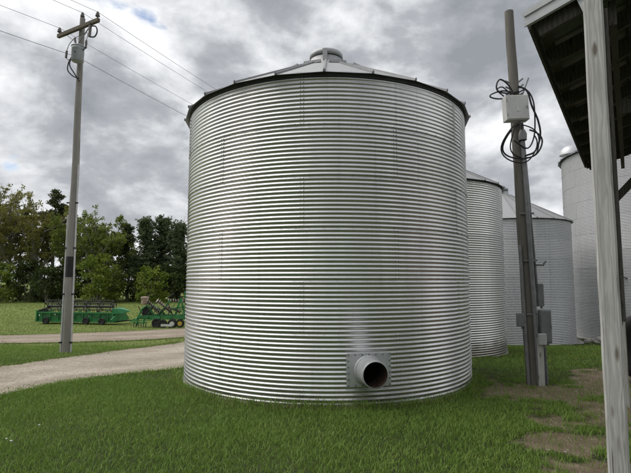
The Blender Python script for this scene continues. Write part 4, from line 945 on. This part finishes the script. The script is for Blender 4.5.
# ragged verge along the gravel
def verge(line, n, spread):
    p = resample(line, .1); i = rng.integers(0, len(p), n); return p[i, 0] + rng.normal(0, spread, n), p[i, 1] + rng.normal(0, spread, n)
blades('verge_grass', 0, 0, 0, .07, .010, M['grass'], pts=verge(A_near[1:7], 9000, .16), keep_road=.5, dirt_keep=1)
blades('verge_grass', 0, 0, 0, .07, .014, M['field'], pts=verge(A_far[2:8], 8000, .2), keep_road=.5, dirt_keep=1)
blades('verge_grass', 0, 0, 0, .07, .02, M['field'], pts=verge(B_near[2:8], 6000, .25), keep_road=.5, dirt_keep=1)
blades('verge_grass', 0, 0, 0, .07, .02, M['field'], pts=verge(B_far[2:8], 6000, .3), keep_road=.5, dirt_keep=1)
# loose stones on the gravel road
def pebbles(name, n, box, poly, size, mm):
    xx = rng.uniform(box[0], box[1], n); yy = rng.uniform(box[2], box[3], n); k = inpoly(xx, yy, poly); xx, yy = xx[k], yy[k]; n = len(xx)
    s = size * (.5 + rng.random(n) ** 2 * 1.4); a = rng.uniform(0, 6.28, n); c, q = np.cos(a), np.sin(a)
    o = np.array([(1, 0, 0), (0, .8, 0), (-1, 0, 0), (0, -.8, 0), (0.1, 0, .62)]); v = np.zeros((n, 5, 3))
    v[..., 0] = xx[:, None] + s[:, None] * (o[None, :, 0] * c[:, None] - o[None, :, 1] * q[:, None]); v[..., 1] = yy[:, None] + s[:, None] * (o[None, :, 0] * q[:, None] + o[None, :, 1] * c[:, None])
    v[..., 2] = gz(xx, yy)[:, None] + .012 + s[:, None] * o[None, :, 2]
    kk = np.arange(n)[:, None] * 5; f = np.concatenate([kk + np.array([[i, (i + 1) % 4, 4]]) for i in range(4)])
    tag(link(name, np_mesh(name, v.reshape(-1, 3), f, mm)), kind='stuff')
M['pebble'] = mat('gravel_stone', (0.46, 0.43, 0.385), (0.15, 0.13, 0.11), 0.9, 0, 9)
pebbles('gravel_stones', 30000, (-9.5, 0, 6, 22), POLY_A, .017, M['pebble'])
pebbles('gravel_stones', 9000, (-17, -5, 18, 31), POLY_B, .024, M['pebble'])
# dandelions behind the leaning pole and a few pale clover heads
def flowers(name, P, r_, mm):
    P = np.array(P); n = len(P); v = []; f = []
    for x, y in P:
        z = gzf(x, y) + .09 + .04 * random.random(); b_ = len(v); s = r_ * (.7 + .6 * random.random())
        v += [(x + s * math.cos(k * 1.047), y + s * math.sin(k * 1.047), z) for k in range(6)] + [(x, y, z + s * .6), (x, y, z - .012)]
        f += [(b_ + k, b_ + (k + 1) % 6, b_ + 6) for k in range(6)] + [(b_ + (k + 1) % 6, b_ + k, b_ + 7) for k in range(6)]
    tag(link(name, np_mesh(name, v, f, mm)), kind='stuff')
M['dandelion'] = mat('dandelion_yellow', (0.55, 0.45, 0.04), (0.4, 0.3, 0.03), .7)
flowers('dandelions', [(rng.uniform(5.6, 10.5), rng.uniform(11.5, 17.5)) for _ in range(80)], .014, M['dandelion'])
flowers('clover_flowers', [(-3.33, 5.36), (-3.3, 5.33), (-3.36, 5.95), (-3.37, 5.35)] + [(rng.uniform(-9.5, -6.5), rng.uniform(14, 20)) for _ in range(14)], .012, M['white'])

# unseen wood: belt behind the camera added to darken steel reflections, rest behind bins
rw = np.random.default_rng(77); cl = []
for i in range(70):
    a = R(95 + 170 * (i + rw.random()) / 70); d = rw.uniform(38, 48); x, y = d * math.sin(a), d * math.cos(a); hh = rw.uniform(13, 19); z0 = .3
    for k in range(26):
        q = rw.random(); r_ = (1.2 + 2.6 * math.sin(math.pi * min(1, .15 + .8 * q))) * rw.random() ** .5; b_ = rw.random() * 6.28
        cl.append((x + r_ * math.cos(b_), y + r_ * math.sin(b_), z0 + .4 + q * hh, 1.0 + .5 * rw.random()))
for i in range(44):
    a = R(-14 + 52 * (i + rw.random()) / 44); d = rw.uniform(84, 96); x, y = d * math.sin(a), d * math.cos(a); hh = rw.uniform(7, 9.5)
    for k in range(26):
        q = rw.random(); r_ = (.8 + 2.2 * math.sin(math.pi * min(1, .15 + .8 * q))) * rw.random() ** .5; b_ = rw.random() * 6.28
        cl.append((x + r_ * math.cos(b_), y + r_ * math.sin(b_), gzf(x, y) + .3 + q * hh, .7 + .4 * rw.random()))
v, f, tn = leaves(cl, 22, .5, rw)
tag(link('unseen_wood', np_mesh('unseen_wood', v, f, M['shrub'], False, {'tone': tn})), kind='stuff')

# small stones lying on the bare soil
xs_ = rng.uniform(2.2, 8, 6000); ys_ = rng.uniform(4.3, 10, 6000); kk_ = dirt_mask(xs_, ys_) > .6; xs_, ys_ = xs_[kk_][:1500], ys_[kk_][:1500]
sv = []; sf = []
for x, y in zip(xs_, ys_):
    q = .006 + .014 * random.random() ** 3; b_ = len(sv); z = gzf(x, y); r_ = random.random() * 6.28
    sv += [(x + q * math.cos(r_ + i * 1.57) * (1 if i % 2 else .75), y + q * math.sin(r_ + i * 1.57) * (1 if i % 2 else .75), z - .002) for i in range(4)] + [(x + q * .1, y, z + q * .65)]
    sf += [(b_ + i, b_ + (i + 1) % 4, b_ + 4) for i in range(4)]
tag(link('soil_stones', np_mesh('soil_stones', sv, sf, M['pebble'])), kind='stuff')
